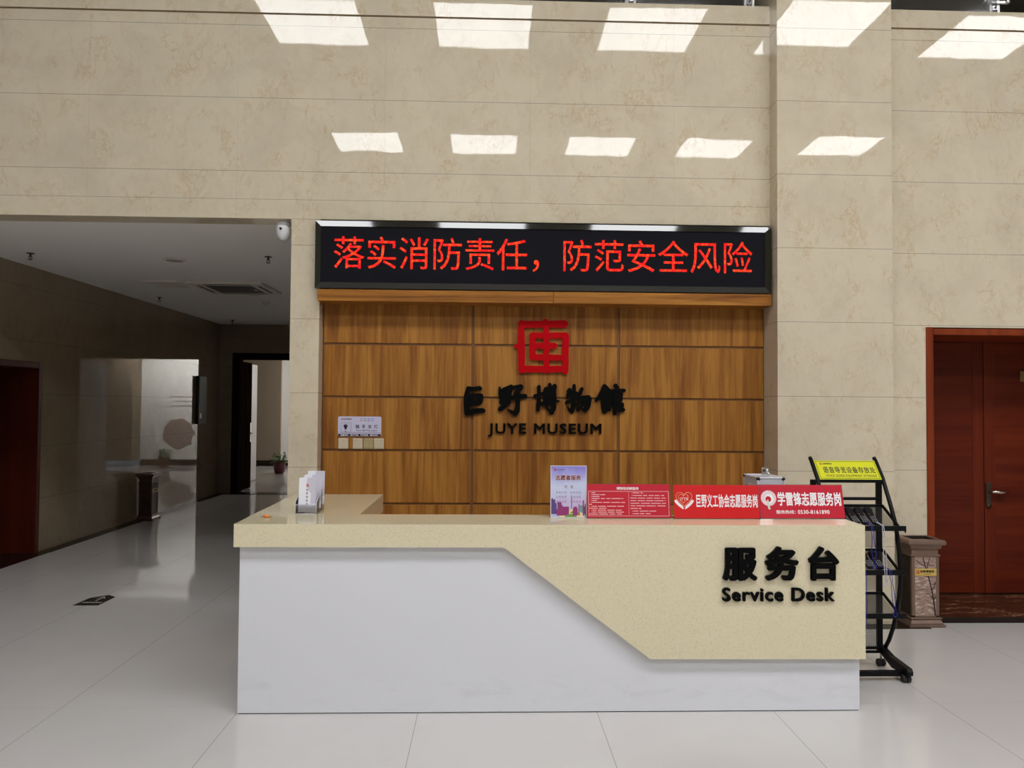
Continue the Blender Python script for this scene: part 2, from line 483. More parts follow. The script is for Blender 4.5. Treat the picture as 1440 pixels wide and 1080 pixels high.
# ------------------------------------------------------------------ mesh helpers
class MB:
    """collects geometry (world or local metres) for ONE mesh"""

    def __init__(self):
        self.v = []
        self.f = []
        self.smooth = []

    def add(self, verts, faces, smooth=False):
        o = len(self.v)
        self.v += [tuple(p) for p in verts]
        self.f += [tuple(i + o for i in f) for f in faces]
        self.smooth += [smooth] * len(faces)
        return self

    def bm(self, b, smooth=False):
        b.verts.ensure_lookup_table()
        b.verts.index_update()
        self.add([v.co[:] for v in b.verts], [[v.index for v in f.verts] for f in b.faces], smooth)
        b.free()
        return self

    def box(self, x0, x1, y0, y1, z0, z1, bevel=0.0, seg=2):
        b = bmesh.new()
        bmesh.ops.create_cube(b, size=1.0)
        for v in b.verts:
            v.co = Vector(((x0 + x1) / 2 + v.co.x * (x1 - x0), (y0 + y1) / 2 + v.co.y * (y1 - y0), (z0 + z1) / 2 + v.co.z * (z1 - z0)))
        if bevel:
            bmesh.ops.bevel(b, geom=list(b.edges), offset=bevel, segments=seg, affect='EDGES', profile=0.5)
        return self.bm(b)

    def prism(self, poly, a, b_, axis='y'):
        """polygon (u,v) swept between a and b along an axis: y -> (u, t, v), z -> (u, v, t), x -> (t, u, v)"""
        n = len(poly)

        def P(u, v, t):
            return {'y': (u, t, v), 'z': (u, v, t), 'x': (t, u, v)}[axis]
        vs = [P(u, v, a) for u, v in poly] + [P(u, v, b_) for u, v in poly]
        b = bmesh.new()
        bv = [b.verts.new(p) for p in vs]
        b.faces.new(bv[:n])
        b.faces.new(list(reversed(bv[n:])))
        for i in range(n):
            k = (i + 1) % n
            b.faces.new((bv[i], bv[n + i], bv[n + k], bv[k]))
        bmesh.ops.recalc_face_normals(b, faces=b.faces)
        b.verts.index_update()
        return self.bm(b)

    def tube(self, pts, r, n=10, closed=False, smooth=True, sq=False):
        """round (or square) tube along a polyline"""
        pts = [Vector(p) for p in pts]
        m = len(pts)
        rr = r if isinstance(r, (list, tuple)) else [r] * m
        rings = []
        up = None
        for i, p in enumerate(pts):
            if closed:
                d = (pts[(i + 1) % m] - pts[i - 1])
            else:
                d = pts[min(i + 1, m - 1)] - pts[max(i - 1, 0)]
            d.normalize()
            if up is None:
                up = Vector((0, 0, 1)) if abs(d.z) < 0.9 else Vector((1, 0, 0))
            s = d.cross(up)
            if s.length < 1e-6:
                s = d.cross(Vector((1, 0.1, 0)))
            s.normalize()
            t = s.cross(d).normalized()
            up = t
            ph = PI / n if sq else 0
            rings.append([p + (s * math.cos(2 * PI * k / n + ph) + t * math.sin(2 * PI * k / n + ph)) * rr[i] for k in range(n)])
        vs = [v for rg in rings for v in rg]
        fs = []
        for i in range(m if closed else m - 1):
            j = (i + 1) % m
            for k in range(n):
                k2 = (k + 1) % n
                fs.append((i * n + k, i * n + k2, j * n + k2, j * n + k))
        if not closed:
            fs.append(tuple(reversed(range(n))))
            fs.append(tuple((m - 1) * n + k for k in range(n)))
        return self.add(vs, fs, smooth and not sq)

    def bar(self, a, b_, w_, h_=None):
        """rectangular bar between two points; w_ across, h_ the other way"""
        h_ = h_ or w_
        a, b_ = Vector(a), Vector(b_)
        d = (b_ - a).normalized()
        up = Vector((0, 0, 1)) if abs(d.z) < 0.95 else Vector((0, 1, 0))
        s = d.cross(up).normalized()
        t = s.cross(d).normalized()
        vs = []
        for p in (a, b_):
            for i, j in ((-1, -1), (1, -1), (1, 1), (-1, 1)):
                vs.append(p + s * (i * w_ / 2) + t * (j * h_ / 2))
        return self.add(vs, [(3, 2, 1, 0), (4, 5, 6, 7), (0, 1, 5, 4), (1, 2, 6, 5), (2, 3, 7, 6), (3, 0, 4, 7)])

    def lathe(self, prof, center, axis='z', n=20, smooth=True):
        """profile of (radius, t) turned about an axis through center"""
        cx, cy, cz = center
        vs = []
        for r, t in prof:
            for k in range(n):
                a = 2 * PI * k / n
                u, v = r * math.cos(a), r * math.sin(a)
                vs.append({'z': (cx + u, cy + v, cz + t), 'y': (cx + u, cy + t, cz - v), 'x': (cx + t, cy + u, cz + v)}[axis])
        fs = []
        for i in range(len(prof) - 1):
            for k in range(n):
                k2 = (k + 1) % n
                fs.append((i * n + k, i * n + k2, (i + 1) * n + k2, (i + 1) * n + k))
        fs.append(tuple(reversed(range(n))))
        fs.append(tuple((len(prof) - 1) * n + k for k in range(n)))
        return self.add(vs, fs, smooth)

    def stroke(self, pts, y0, y1):
        """brush stroke: list of (x, z, r) swept with round ends between planes y0 (front) and y1"""
        out = []
        n = 14
        for i in range(len(pts) - 1):
            (xa, za, ra), (xb, zb, rb) = pts[i], pts[i + 1]
            a = math.atan2(zb - za, xb - xa)
            hull = []
            for k in range(n // 2 + 1):
                t = a + PI / 2 + PI * k / (n // 2)
                hull.append((xa + ra * math.cos(t), za + ra * math.sin(t)))
            for k in range(n // 2 + 1):
                t = a - PI / 2 + PI * k / (n // 2)
                hull.append((xb + rb * math.cos(t), zb + rb * math.sin(t)))
            self.jit = getattr(self, 'jit', 0) + 1
            self.prism(hull, y0 - 0.0001 * self.jit, y1, 'y')
        return self

    def build(self, name, mat, parent=None, local=False, auto=None):
        me = bpy.data.meshes.new(name)
        off = Vector((0, 0, 0))
        if parent is not None and not local:
            off = world_origin(parent)
        me.from_pydata([Vector(p) - off for p in self.v], [], self.f)
        me.validate()
        b = bmesh.new()
        b.from_mesh(me)
        bmesh.ops.recalc_face_normals(b, faces=b.faces)
        b.to_mesh(me)
        b.free()
        sm = list(self.smooth)
        if any(sm) and len(sm) == len(me.polygons):
            me.polygons.foreach_set('use_smooth', sm)
        me.materials.append(M[mat] if isinstance(mat, str) else mat)
        o = bpy.data.objects.new(name, me)
        COL.objects.link(o)
        if parent is not None:
            o.parent = parent
        return o


def world_origin(p):
    o = Vector((0, 0, 0))
    while p is not None:
        o += p.location
        p = p.parent
    return o


def thing(name, label, cat, loc=(0, 0, 0), rot=(0, 0, 0), group=None):
    o = bpy.data.objects.new(name, None)
    o.empty_display_size = 0.1
    o.location = loc
    o.rotation_euler = rot
    COL.objects.link(o)
    return tag(o, label, cat, group)


def tag(o, label, cat, group=None, kind=None):
    o['label'] = label
    o['category'] = cat
    if group:
        o['group'] = group
    if kind:
        o['kind'] = kind
    return o


def struct(name, mb, mat):
    o = mb.build(name, mat)
    o['kind'] = 'structure'
    return o


def copy_thing(root, loc, label, group=None):
    """copy of a thing with its parts and sub-parts"""
    r = root.copy()
    COL.objects.link(r)
    r.location = loc
    r['label'] = label
    if group:
        r['group'] = group
    for ch in [o for o in root.children]:
        c = ch.copy()
        COL.objects.link(c)
        c.parent = r
        for g in [o for o in ch.children]:
            d = g.copy()
            COL.objects.link(d)
            d.parent = c
    return r


# ------------------------------------------------------------------ lettering
_font_cache = {}


def glyph(body, bold=0.0):
    key = (body, bold)
    if key not in _font_cache:
        c = bpy.data.curves.new('lettering', 'FONT')
        c.body = body
        c.size = 1.0
        c.resolution_u = 4
        c.extrude = 0.5
        c.space_character = 1.16 if body.isupper() and len(body) > 1 else 1.10
        c.offset = bold
        o = bpy.data.objects.new('lettering', c)
        COL.objects.link(o)
        dg = bpy.context.evaluated_depsgraph_get()
        me = bpy.data.meshes.new_from_object(o.evaluated_get(dg))
        vs = [v.co.copy() for v in me.vertices]
        fs = [tuple(p.vertices) for p in me.polygons]
        bpy.data.objects.remove(o)
        bpy.data.curves.remove(c)
        bpy.data.meshes.remove(me)
        _font_cache[key] = (vs, fs)
    return _font_cache[key]


def char_list(body, bold=0.0, gap=1.0):
    """each character as its own (verts, faces), laid out left to right in em units"""
    return [thicken(vs, fs, bold) for vs, fs in char_list_plain(body, gap)]


def thicken(vs, fs, r):
    """heavier strokes: the outline repeated around a small circle, each copy a hair further forward"""
    if r <= 0:
        return [(v, 0) for v in vs], fs
    n = 8 if r > 0.022 else 5
    ov, of = [(v, 0) for v in vs], list(fs)
    for k_ in range(n):
        a = 2 * PI * (k_ + 0.5) / n
        d = Vector((r * math.cos(a), r * math.sin(a), 0))
        o = len(ov)
        ov += [(v + d, k_ + 1) for v in vs]
        of += [tuple(i + o for i in f) for f in fs]
    return ov, of


def char_list_plain(body, gap):
    out = []
    if any(ord(ch) > 0x2e7f for ch in body):
        for i, ch in enumerate(body):
            if ch in ' \u3000':
                continue
            vs, fs = glyph(ch)
            out.append(([v + Vector((i * gap, 0, 0)) for v in vs], fs))
        return out
    vs, fs = glyph(body)
    # islands, then merge those overlapping in x
    par = list(range(len(vs)))

    def find(a):
        while par[a] != a:
            par[a] = par[par[a]]
            a = par[a]
        return a
    for f in fs:
        for k in f[1:]:
            par[find(f[0])] = find(k)
    # vertices at the same place but unshared (front / side)
    seen = {}
    for i, v in enumerate(vs):
        k = (round(v.x, 4), round(v.y, 4))
        if k in seen:
            par[find(i)] = find(seen[k])
        else:
            seen[k] = i
    groups = {}
    for i in range(len(vs)):
        groups.setdefault(find(i), []).append(i)
    isl = sorted(([min(vs[i].x for i in g), max(vs[i].x for i in g), g] for g in groups.values()), key=lambda t: t[0])
    merged = []
    for a, b_, g in isl:
        if merged and a < merged[-1][1] - 0.3 * min(b_ - a, merged[-1][1] - merged[-1][0]):
            merged[-1][1] = max(merged[-1][1], b_)
            merged[-1][2] = merged[-1][2] + g
        else:
            merged.append([a, b_, list(g)])
    for a, b_, g in merged:
        idx = {k: n for n, k in enumerate(g)}
        out.append(([vs[k] for k in g], [tuple(idx[k] for k in f) for f in fs if f[0] in idx]))
    return out


JIT = 0.00005


def text_parts(body, x0, x1, z0, z1, y_back, depth, bold=0.0, gap=1.0, slope=0.0):
    """list of MB, one for each character, fitted into the box x0..x1, z0..z1, standing proud of y_back by depth"""
    ch = char_list(body, bold, gap)
    allv = [v for vs, _ in ch for v, _k in vs]
    ax, bx = min(v.x for v in allv), max(v.x for v in allv)
    az, bz = min(v.y for v in allv), max(v.y for v in allv)
    if all(ord(c_) < 0x2e7f for c_ in body):
        az, bz = -bold, max(v.y for v in glyph('H')[0]) + bold
    sx, sz = (x1 - x0) / (bx - ax), (z1 - z0) / (bz - az)
    res = []
    for vs, fs in ch:
        m = MB()
        js = max(depth * 0.004, JIT) if abs(depth) < 0.5 else 0.08
        m.add([(x0 + (v.x - ax) * sx, y_back - (v.z + 0.5) * depth - kk * js, z0 + (v.y - az) * sz + slope * (v.x - ax) * sx) for v, kk in vs], fs)
        res.append(m)
    return res


def text_one(body, x0, x1, z0, z1, y_back, depth, bold=0.0, gap=1.0):
    m = MB()
    for p in text_parts(body, x0, x1, z0, z1, y_back, depth, bold, gap):
        m.add(p.v, p.f)
    return m


def seal(m, x0, x1, z0, z1, y_back, depth):
    """the small square museum seal, drawn with bars"""
    W, H_ = x1 - x0, z1 - z0
    e = 0
    for a, b_, c, d in ((0.08, 0.20, 0, 1), (0.08, 1, 0.86, 1), (0.08, 1, 0, 0.14), (0.32, 0.42, 0.22, 0.74), (0.32, 1, 0.62, 0.74), (0.88, 1, 0, 0.74),
                        (0.32, 1, 0.22, 0.34), (0.56, 0.66, 0.0, 1.0), (0.32, 0.8, 0.44, 0.52), (0.0, 0.1, 0.44, 0.56)):
        e += abs(depth) * 0.08 if abs(depth) > 0.5 else 0.00004
        m.box(x0 + a * W, x0 + b_ * W, y_back - depth - e, y_back, z0 + c * H_, z0 + d * H_)
    return m


# ================================================================== THE ROOM
YW = 6.30          # face of the marble wall
YN = 6.44          # face of the walnut panels in the niche
ZL = 3.255         # underside of the marble lintel over the corridor
ZW = 5.115         # top of the marble wall
HX = -5.19         # corridor's left wall
CR = -1.61         # corridor's right side
FY = 15.05         # far wall of the corridor

struct('floor', MB().box(-9, 11, -8.2, 22.2, -0.12, 0.0), 'floor')

# main wall above the corridor and the sign
m = MB()
m.box(-7.2, 2.351, YW, 6.52, ZL, 4.945)
m.box(-7.2, 2.351, YW, 6.52, 4.962, ZW)
m.box(-7.2, -5.19, YW, 6.52, 0, ZL)
m.box(-1.375, 2.351, 6.56, 6.62, 0, ZL)
struct('wall_back', m, 'marble_main')
struct('trim_1', MB().box(-7.2, 2.351, YW + 0.012, 6.5, 4.945, 4.962), 'groove')
struct('wall_pillar', MB().box(CR, -1.375, YW + 0.004, 6.62, 0, ZL), 'marble_plain')
struct('wall_column', MB().box(2.351, 3.305, 6.14, 6.75, 0, 7.6), 'marble_plain')
# right wall with the red door opening
DX0, DX1, DZ = 3.727, 5.435, 2.358
m = MB()
m.box(3.305, 3.667, YW, 6.52, 0, 4.945)
m.box(3.667, 5.495, YW, 6.52, 2.422, 4.945)
m.box(5.495, 11, YW, 6.52, 0, 4.945)
m.box(3.305, 11, YW, 6.52, 4.962, ZW)
struct('wall_right', m, 'marble_plain')
struct('trim_2', MB().box(3.305, 11, YW + 0.012, 6.5, 4.945, 4.962), 'groove')
# walls behind and beside the photographer
struct('wall_lobby_left', MB().box(-7.4, -7.2, -8.2, 6.52, 0, 7.6), 'lobby_plaster')
struct('wall_lobby_right', MB().box(11, 11.2, -8.2, 9.6, 0, 7.6), 'lobby_plaster')
struct('wall_front', MB().box(-7.4, 11.2, -8.4, -8.2, 0, 7.6), 'lobby_plaster')
struct('ceiling_lobby', MB().box(-7.4, 11.2, -8.4, 9.6, 7.6, 7.75), 'lobby_plaster')
# gallery above the wall
struct('floor_gallery', MB().box(-7.4, 11.2, 6.52, 9.6, 4.9, 5.06), 'gallery_dark')
struct('wall_gallery', MB().box(-7.4, 11.2, 9.4, 9.6, 5.06, 7.6), 'gallery_dark')
# ceiling daylight panels (seen mirrored in the polished marble)
XS = (-2.68, -0.10, 2.47, 5.05, 7.80)
k = 1
for yc, hy in ((0.92, 0.69), (-4.42, 0.62)):
    for xc in XS:
        hx = 0.72
        o = struct('window_%d' % k, MB().box(xc - hx, xc + hx, yc - hy, yc + hy, 7.575, 7.598), 'sky_panel')
        fr = MB()
        for a, b_, c, d in ((-hx - .05, hx + .05, -hy - .05, -hy), (-hx - .05, hx + .05, hy, hy + .05), (-hx - .05, -hx, -hy, hy), (hx, hx + .05, -hy, hy)):
            fr.box(xc + a, xc + b_, yc + c, yc + d, 7.56, 7.6)
        fr.build('window_frame', 'plaster', o)
        k += 1

# corridor
m = MB()
m.box(-5.40, HX, 9.12, FY, 0, 3.28)
m.box(-5.40, HX, 6.52, 7.55, 0, 3.28)
m.box(-5.40, HX, 7.55, 9.12, 2.20, 3.28)
struct('wall_left', m, 'marble_hall_dimmed')
struct('wall_corridor_right', MB().box(CR, CR + 0.15, 6.62, FY, 0, 3.28), 'marble_plain')
struct('ceiling_corridor', MB().box(-6.2, -1.46, 6.52, FY + 0.2, 3.28, 3.40), 'plaster')
m = MB()
m.box(-5.4, -4.93, FY, FY + 0.2, 0, 3.28)
m.box(-4.93, -2.3, FY, FY + 0.2, 2.72, 3.28)
m.box(-2.3, -1.46, FY, FY + 0.2, 0, 3.28)
struct('wall_far', m, 'marble_far_dimmed')
# dark stone borders in the floor
struct('trim_3', MB().box(-5.19, -5.04, 9.12, FY, 0.0, 0.004), 'granite')
struct('trim_4', MB().box(-5.19, -1.61, FY - 0.14, FY, 0.0, 0.005), 'granite')
struct('trim_5', MB().box(-5.75, -5.05, 7.5, 9.12, 0.0, 0.004), 'granite')
struct('trim_6', MB().box(2.2, 3.53, 6.01, 6.14, 0.0, 0.004), 'granite')
struct('trim_7', MB().box(3.305, 3.53, 6.14, 6.30, 0.0, 0.004), 'granite')
# far room
m = MB()
m.box(-8.0, -5.78, 21.76, 21.95, 0.16, 3.3)
m.box(-0.7, 1.6, 21.3, 21.95, 0.16, 3.3)
struct('wall_far_room_beige', m, 'far_beige')
struct('wall_far_room', MB().box(-5.78, -0.7, 21.85, 21.95, 0, 3.3), 'far_white')
m = MB()
m.box(-8.2, -8.0, 15.0, 22.0, 0, 3.3)
m.box(1.6, 1.8, 15.0, 22.0, 0, 3.3)
m.box(-8.2, -5.4, FY, FY + .2, 0, 3.3)
m.box(-1.46, 1.8, FY, FY + .2, 0, 3.3)
struct('wall_far_room_sides', m, 'far_beige')
struct('ceiling_far_room', MB().box(-8.2, 1.8, FY + .2, 22, 3.3, 3.42), 'plaster')
m = MB()
m.box(-8.0, -5.78, 21.745, 21.76, 0, 0.16)
m.box(-5.78, -0.7, 21.83, 21.85, 0, 0.16)
struct('baseboard_far', m, 'granite')

# ------------------------------------------------------------------ walnut feature wall in the niche
struct('wall_walnut', MB().box(-1.375, 2.351, YN + 0.012, 6.56, 0, ZL), 'wood_groove')
pz = [0.03, 0.474, 0.917, 1.360, 1.803, 2.245, 2.60]
px = [(-1.362, -0.134), (-0.110, 1.095), (1.119, 2.340)]
wp = bpy.data.objects['wall_walnut']
for a, b_ in px:
    for i in range(len(pz) - 1):
        MB().box(a, b_, YN, YN + 0.012, pz[i] + 0.010, pz[i + 1] - 0.010, 0.0015, 1).build('wood_panel', 'wood', wp)
o = struct('trim_8', MB().box(-1.377, 0.535, 6.235, YN + 0.01, 2.577, 2.672, 0.002, 1), 'wood_h')
o = struct('trim_9', MB().box(0.537, 2.338, 6.235, YN + 0.01, 2.577, 2.672, 0.002, 1), 'wood_h')

# ------------------------------------------------------------------ right double door
dr = MB()
dr.box(3.667, DX0, YW - 0.012, 6.98, 0, 2.422, 0.003, 1)
dr.box(DX1, 5.495, YW - 0.012, 6.98, 0, 2.422, 0.003, 1)
dr.box(DX0, DX1, YW - 0.010, 6.98, DZ, 2.412, 0.003, 1)
d1 = struct('door_1', dr, 'mahogany_v')
for a, b_ in ((DX0 + 0.003, 4.577), (4.585, DX1 - 0.003)):
    lf = MB().box(a, b_, 6.95, 6.985, 0.055, DZ - 0.003, 0.003, 1).build('door_leaf', 'mahogany', d1)
    st = MB()
    for s0, s1 in ((a + 0.0, a + 0.10), (b_ - 0.10, b_)):
        st.box(s0, s1, 6.947, 6.951, 0.055, DZ - 0.003)
    st.build('door_stile', 'stile', lf)
h = MB().box(4.592, 4.640, 6.933, 6.947, 0.845, 1.065, 0.004, 2)
h.lathe([(0.016, 0), (0.022, 0.006), (0.010, 0.014)], (4.616, 6.925, 0.85), 'y', 12)
hd = h.build('door_handle', 'bronze_handle', d1)
MB().tube([(4.616, 6.935, 0.980), (4.618, 6.895, 0.982), (4.64, 6.885, 0.985), (4.69, 6.885, 0.978), (4.74, 6.885, 0.983), (4.772, 6.888, 0.972)], [0.012, 0.016, 0.015, 0.019, 0.013, 0.008], 10).build('lever', 'handle_nickel', hd)
pl = MB().box(4.925, 5.10, 6.938, 6.946, 1.995, 2.095, 0.003, 1).build('room_plate', 'brass', d1)
pm = MB()
pm.lathe([(0.022, 0), (0.022, 0.001)], (4.985, 6.936, 2.045), 'y', 4)
pm.build('plate_mark', 'seal_red', pl)
th = struct('trim_10', MB().box(3.70, 5.52, 6.18, 6.97, 0.006, 0.045, 0.003, 1), 'dark_marble')
struct('trim_11', MB().box(3.70, 5.52, 6.172, 6.182, 0.0, 0.044), 'granite')
struct('wall_right_recess', MB().box(3.5, 5.7, 6.99, 7.05, 0, 2.6), 'gallery_dark')

# ------------------------------------------------------------------ left door off the corridor
dl = MB()
dl.box(-5.75, HX + 0.012, 9.05, 9.12, 0.004, 2.20, 0.003, 1)
dl.box(-5.75, HX + 0.012, 7.55, 7.62, 0.004, 2.20, 0.003, 1)
dl.box(-5.75, HX + 0.012, 7.62, 9.05, 2.13, 2.20, 0.003, 1)
d2 = struct('door_2', dl, 'mahogany_shaded')
MB().box(-5.77, -5.73, 7.62, 9.05, 0.006, 2.13, 0.002, 1).build('door_leaf', 'mahogany_shaded', d2)
h = MB().box(-5.728, -5.716, 8.94, 8.985, 0.93, 1.15, 0.003, 1)
hd = h.build('door_handle', 'bronze_handle', d2)
MB().tube([(-5.722, 8.962, 1.06), (-5.675, 8.962, 1.06), (-5.665, 8.95, 1.06), (-5.665, 8.85, 1.055)], 0.009, 8).build('lever', 'bronze_handle', hd)
struct('wall_left_recess', MB().box(-5.9, -5.775, 7.4, 9.3, 0, 2.4), 'gallery_dark')

# ------------------------------------------------------------------ far doorway with its open leaf
fr = MB()
fr.box(-4.93, -4.80, FY - 0.03, FY + 0.22, 0.006, 2.72, 0.004, 1)
fr.box(-2.43, -2.30, FY - 0.03, FY + 0.22, 0.006, 2.72, 0.004, 1)
fr.box(-4.80, -2.43, FY - 0.03, FY + 0.22, 2.60, 2.72, 0.004, 1)
d3 = struct('door_3', fr, 'dark_door')
lf = MB().box(-4.93, -4.88, FY + 0.22, FY + 1.07, 0.01, 2.58, 0.003, 1).build('door_leaf', 'dark_door', d3)
h = MB()
h.box(-4.88, -4.867, FY + .96, FY + 1.02, 0.95, 1.35, 0.004, 1)
h.tube([(-4.87, FY + .99, 1.14), (-4.83, FY + .99, 1.14), (-4.83, FY + .88, 1.13)], 0.012, 8)
h.build('door_handle', 'handle_nickel', lf)
lf = MB().box(-2.42, -2.37, FY + 0.22, FY + 1.32, 0.01, 2.58, 0.003, 1).build('door_leaf', 'door_white', d3)
p = MB()
for z0, z1 in ((0.30, 1.02), (1.12, 2.3)):
    p.box(-2.428, -2.42, FY + .36, FY + 1.18, z0, z1, 0.003, 1)
    p.box(-2.434, -2.428, FY + .46, FY + 1.08, z0 + .10, z1 - .10, 0.003, 1)
p.build('door_panel', 'door_white', lf)
struct('trim_12', MB().box(-4.80, -2.43, FY, FY + 0.22, 0.0, 0.006), 'granite')
# pale panelled door standing open in the far room
wd = MB().box(-5.30, -5.255, 16.9, 17.75, 0.02, 2.62, 0.003, 1)
d4 = struct('door_4', wd, 'door_white')
p = MB()
for z0, z1 in ((0.30, 1.02), (1.12, 2.1)):
    p.box(-5.255, -5.247, 17.02, 17.63, z0, z1, 0.003, 1)
    p.box(-5.247, -5.240, 17.09, 17.56, z0 + 0.07, z1 - 0.07, 0.003, 1)
p.build('door_panel', 'door_white', d4)

# ================================================================== SERVICE DESK
desk = thing('service_desk', 'long white service desk with cream stone top and slanted stone front', 'desk', (0.385, 4.55, 0))
b = MB()
b.box(-1.384, 2.157, 4.40, 4.70, 0.006, 0.94)
b.box(-1.384, -0.80, 4.70, 5.77, 0.006, 0.94)
b.box(1.78, 2.157, 4.70, 5.10, 0.006, 0.94)
b.build('desk_body', 'desk_white', desk)
MB().box(-1.378, 2.151, 4.405, 4.69, 0.0, 0.007).build('plinth', 'panel_dark', desk)
U = [(-1.406, 4.355), (2.172, 4.355), (2.172, 5.12), (1.74, 5.12), (1.74, 4.755), (-0.772, 4.755), (-0.772, 5.805), (-1.43, 5.805)]
MB().prism(U, 0.940, 1.068, 'z').build('countertop', 'quartz', desk)
A = [(0.102, 0.9405), (2.172, 0.9405), (2.172, 0.309), (0.934, 0.313)]
MB().prism(A, 4.355, 4.399, 'y').build('stone_front', 'quartz', desk)
for mm in text_parts('服务台', 1.345, 2.012, 0.757, 0.950, 4.355, 0.022, 0.036, 1.22):
    mm.build('letter', 'black_letter', desk)
for mm in text_parts('Service Desk', 1.343, 1.988, 0.640, 0.716, 4.355, 0.016, 0.024):
    mm.build('letter', 'black_letter', desk)

# ================================================================== LED SIGN
led = thing('led_sign', 'black framed red LED message sign above the walnut panelling', 'LED sign', (0.47, 6.25, 2.68))
X0, X1, Z0, Z1 = -1.400, 2.335, 2.680, 3.228
fw = 0.047
f = MB()
o4 = [(X0, Z0), (X1, Z0), (X1, Z1), (X0, Z1)]
i4 = [(X0 + fw, Z0 + fw), (X1 - fw - .01, Z0 + fw), (X1 - fw - .01, Z1 - fw), (X0 + fw, Z1 - fw)]
yo, yi, yb = 6.232, 6.221, 6.292
vs = [(x, yb, z) for x, z in o4] + [(x, yo, z) for x, z in o4] + [(x, yi, z) for x, z in i4] + [(x, yi + 0.012, z) for x, z in i4]
fs = []
for a in range(4):
    c = (a + 1) % 4
    fs += [(a, c, 4 + c, 4 + a), (4 + a, 4 + c, 8 + c, 8 + a), (8 + a, 8 + c, 12 + c, 12 + a)]
f.add(vs, fs)
f.build('sign_frame', 'black_gloss', led)
MB().box(X0 + fw - .004, X1 - fw - .006, 6.230, 6.262, Z0 + fw - .004, Z1 - fw + .004).build('screen', 'black_screen', led)
for mm in text_parts('落实消防责任，防范安全风险', -1.249, 2.176, 2.833, 3.104, 6.2300, 0.0025, 0.0, 1.0):
    mm.build('lit_character', 'led_red', led)

# ================================================================== WALL LETTERING
SX, SZ = 0.0059893, -0.0059821


def wall_pt(cx, cy, ox, oy, k):
    """drawing units of the lettering sheet -> metres on the walnut wall"""
    u, v = ox + cx / k, oy + cy / k
    return -4.1216633 + SX * u + 0.0000368 * v, 5.1154909 + 0.0000513 * u + SZ * v


def brush(strokes, ox, oy, k, jit=0):
    mm = MB()
    mm.jit = jit
    for st in strokes:
        pts = []
        for (x, y, r) in st:
            X, Z = wall_pt(x, y, ox, oy, k)
            pts.append((X, Z, r / k * SX * 1.10))
        mm.stroke(pts, YN - 0.026, YN - 0.004)
    return mm


em = brush([
    [(513, 80, 20), (514, 262, 25), (515, 450, 22)], [(474, 262, 15), (505, 262, 24)], [(515, 92, 24), (700, 90, 23), (848, 88, 27)],
    [(700, 72, 22), (705, 100, 22)], [(515, 438, 24), (700, 440, 23), (855, 438, 24)], [(715, 450, 22), (712, 440, 24)], [(856, 440, 22), (857, 462, 18)],
    [(598, 180, 22), (600, 347, 22)], [(598, 178, 22), (700, 178, 22), (856, 178, 22)], [(858, 180, 23), (856, 262, 24), (854, 330, 24), (858, 440, 20)],
    [(600, 347, 22), (720, 350, 22), (856, 352, 20)], [(704, 92, 21), (708, 250, 20), (706, 350, 20), (710, 437, 21)], [(600, 257, 20), (700, 257, 22), (768, 258, 22), (782, 258, 12)],
    [(650, 257, 22), (730, 262, 26)],
], 640, 440, 5.5385).build('wall_emblem', 'red_letter')
tag(em, 'red square seal emblem mounted above the black museum lettering', 'emblem')

name = thing('wall_lettering', 'row of five black brush style characters on the walnut wall', 'lettering', (0.49, YN, 1.66))
J1 = 11.077
ju = [[(205, 122, 28), (182, 250, 40), (185, 400, 44), (188, 505, 38)], [(205, 130, 32), (290, 134, 30), (382, 120, 30), (392, 128, 28)],
      [(225, 255, 42), (340, 240, 34), (392, 250, 44)], [(392, 250, 46), (385, 335, 36)], [(230, 350, 48), (375, 345, 36)], [(190, 502, 42), (300, 475, 40), (430, 468, 34), (448, 468, 24)],
      [(230, 300, 40), (250, 300, 30)]]
ye = [[(692, 115, 15), (694, 200, 22), (716, 275, 34)], [(745, 140, 22), (868, 92, 24)], [(868, 95, 28), (830, 240, 40)], [(740, 170, 40), (790, 260, 50)], [(800, 150, 45), (790, 220, 50)],
      [(715, 335, 34), (800, 310, 34), (900, 262, 26)], [(770, 300, 40), (760, 380, 40)], [(698, 445, 32), (770, 395, 32), (848, 350, 20)], [(850, 285, 28), (960, 250, 34), (1085, 245, 32)],
      [(905, 112, 28), (1022, 92, 28), (1030, 108, 28)], [(1026, 108, 28), (960, 180, 30), (925, 205, 22)], [(965, 190, 32), (990, 240, 32)], [(968, 250, 36), (972, 380, 32), (960, 470, 40), (932, 515, 34)],
      [(935, 515, 30), (880, 488, 20), (820, 448, 8)]]
bo1 = [[(1300, 100, 26), (1298, 300, 28), (1284, 455, 30)], [(1236, 244, 24), (1310, 225, 24), (1400, 190, 22)], [(1340, 370, 18), (1400, 330, 26)]]
bo2 = [[(85, 128, 22), (150, 110, 22), (225, 95, 24)], [(138, 64, 24), (142, 200, 30), (142, 350, 30)], [(214, 85, 28), (222, 120, 22)], [(75, 130, 24), (80, 300, 38)], [(205, 130, 26), (205, 310, 36)],
       [(80, 160, 40), (200, 160, 36)], [(80, 225, 44), (200, 225, 40)], [(80, 290, 44), (200, 290, 42)], [(20, 362, 30), (150, 338, 34), (230, 325, 22), (282, 320, 10)],
       [(196, 340, 34), (195, 430, 38), (165, 500, 34)], [(165, 505, 28), (125, 460, 18), (60, 385, 16)], [(40, 370, 26), (92, 395, 26)]]
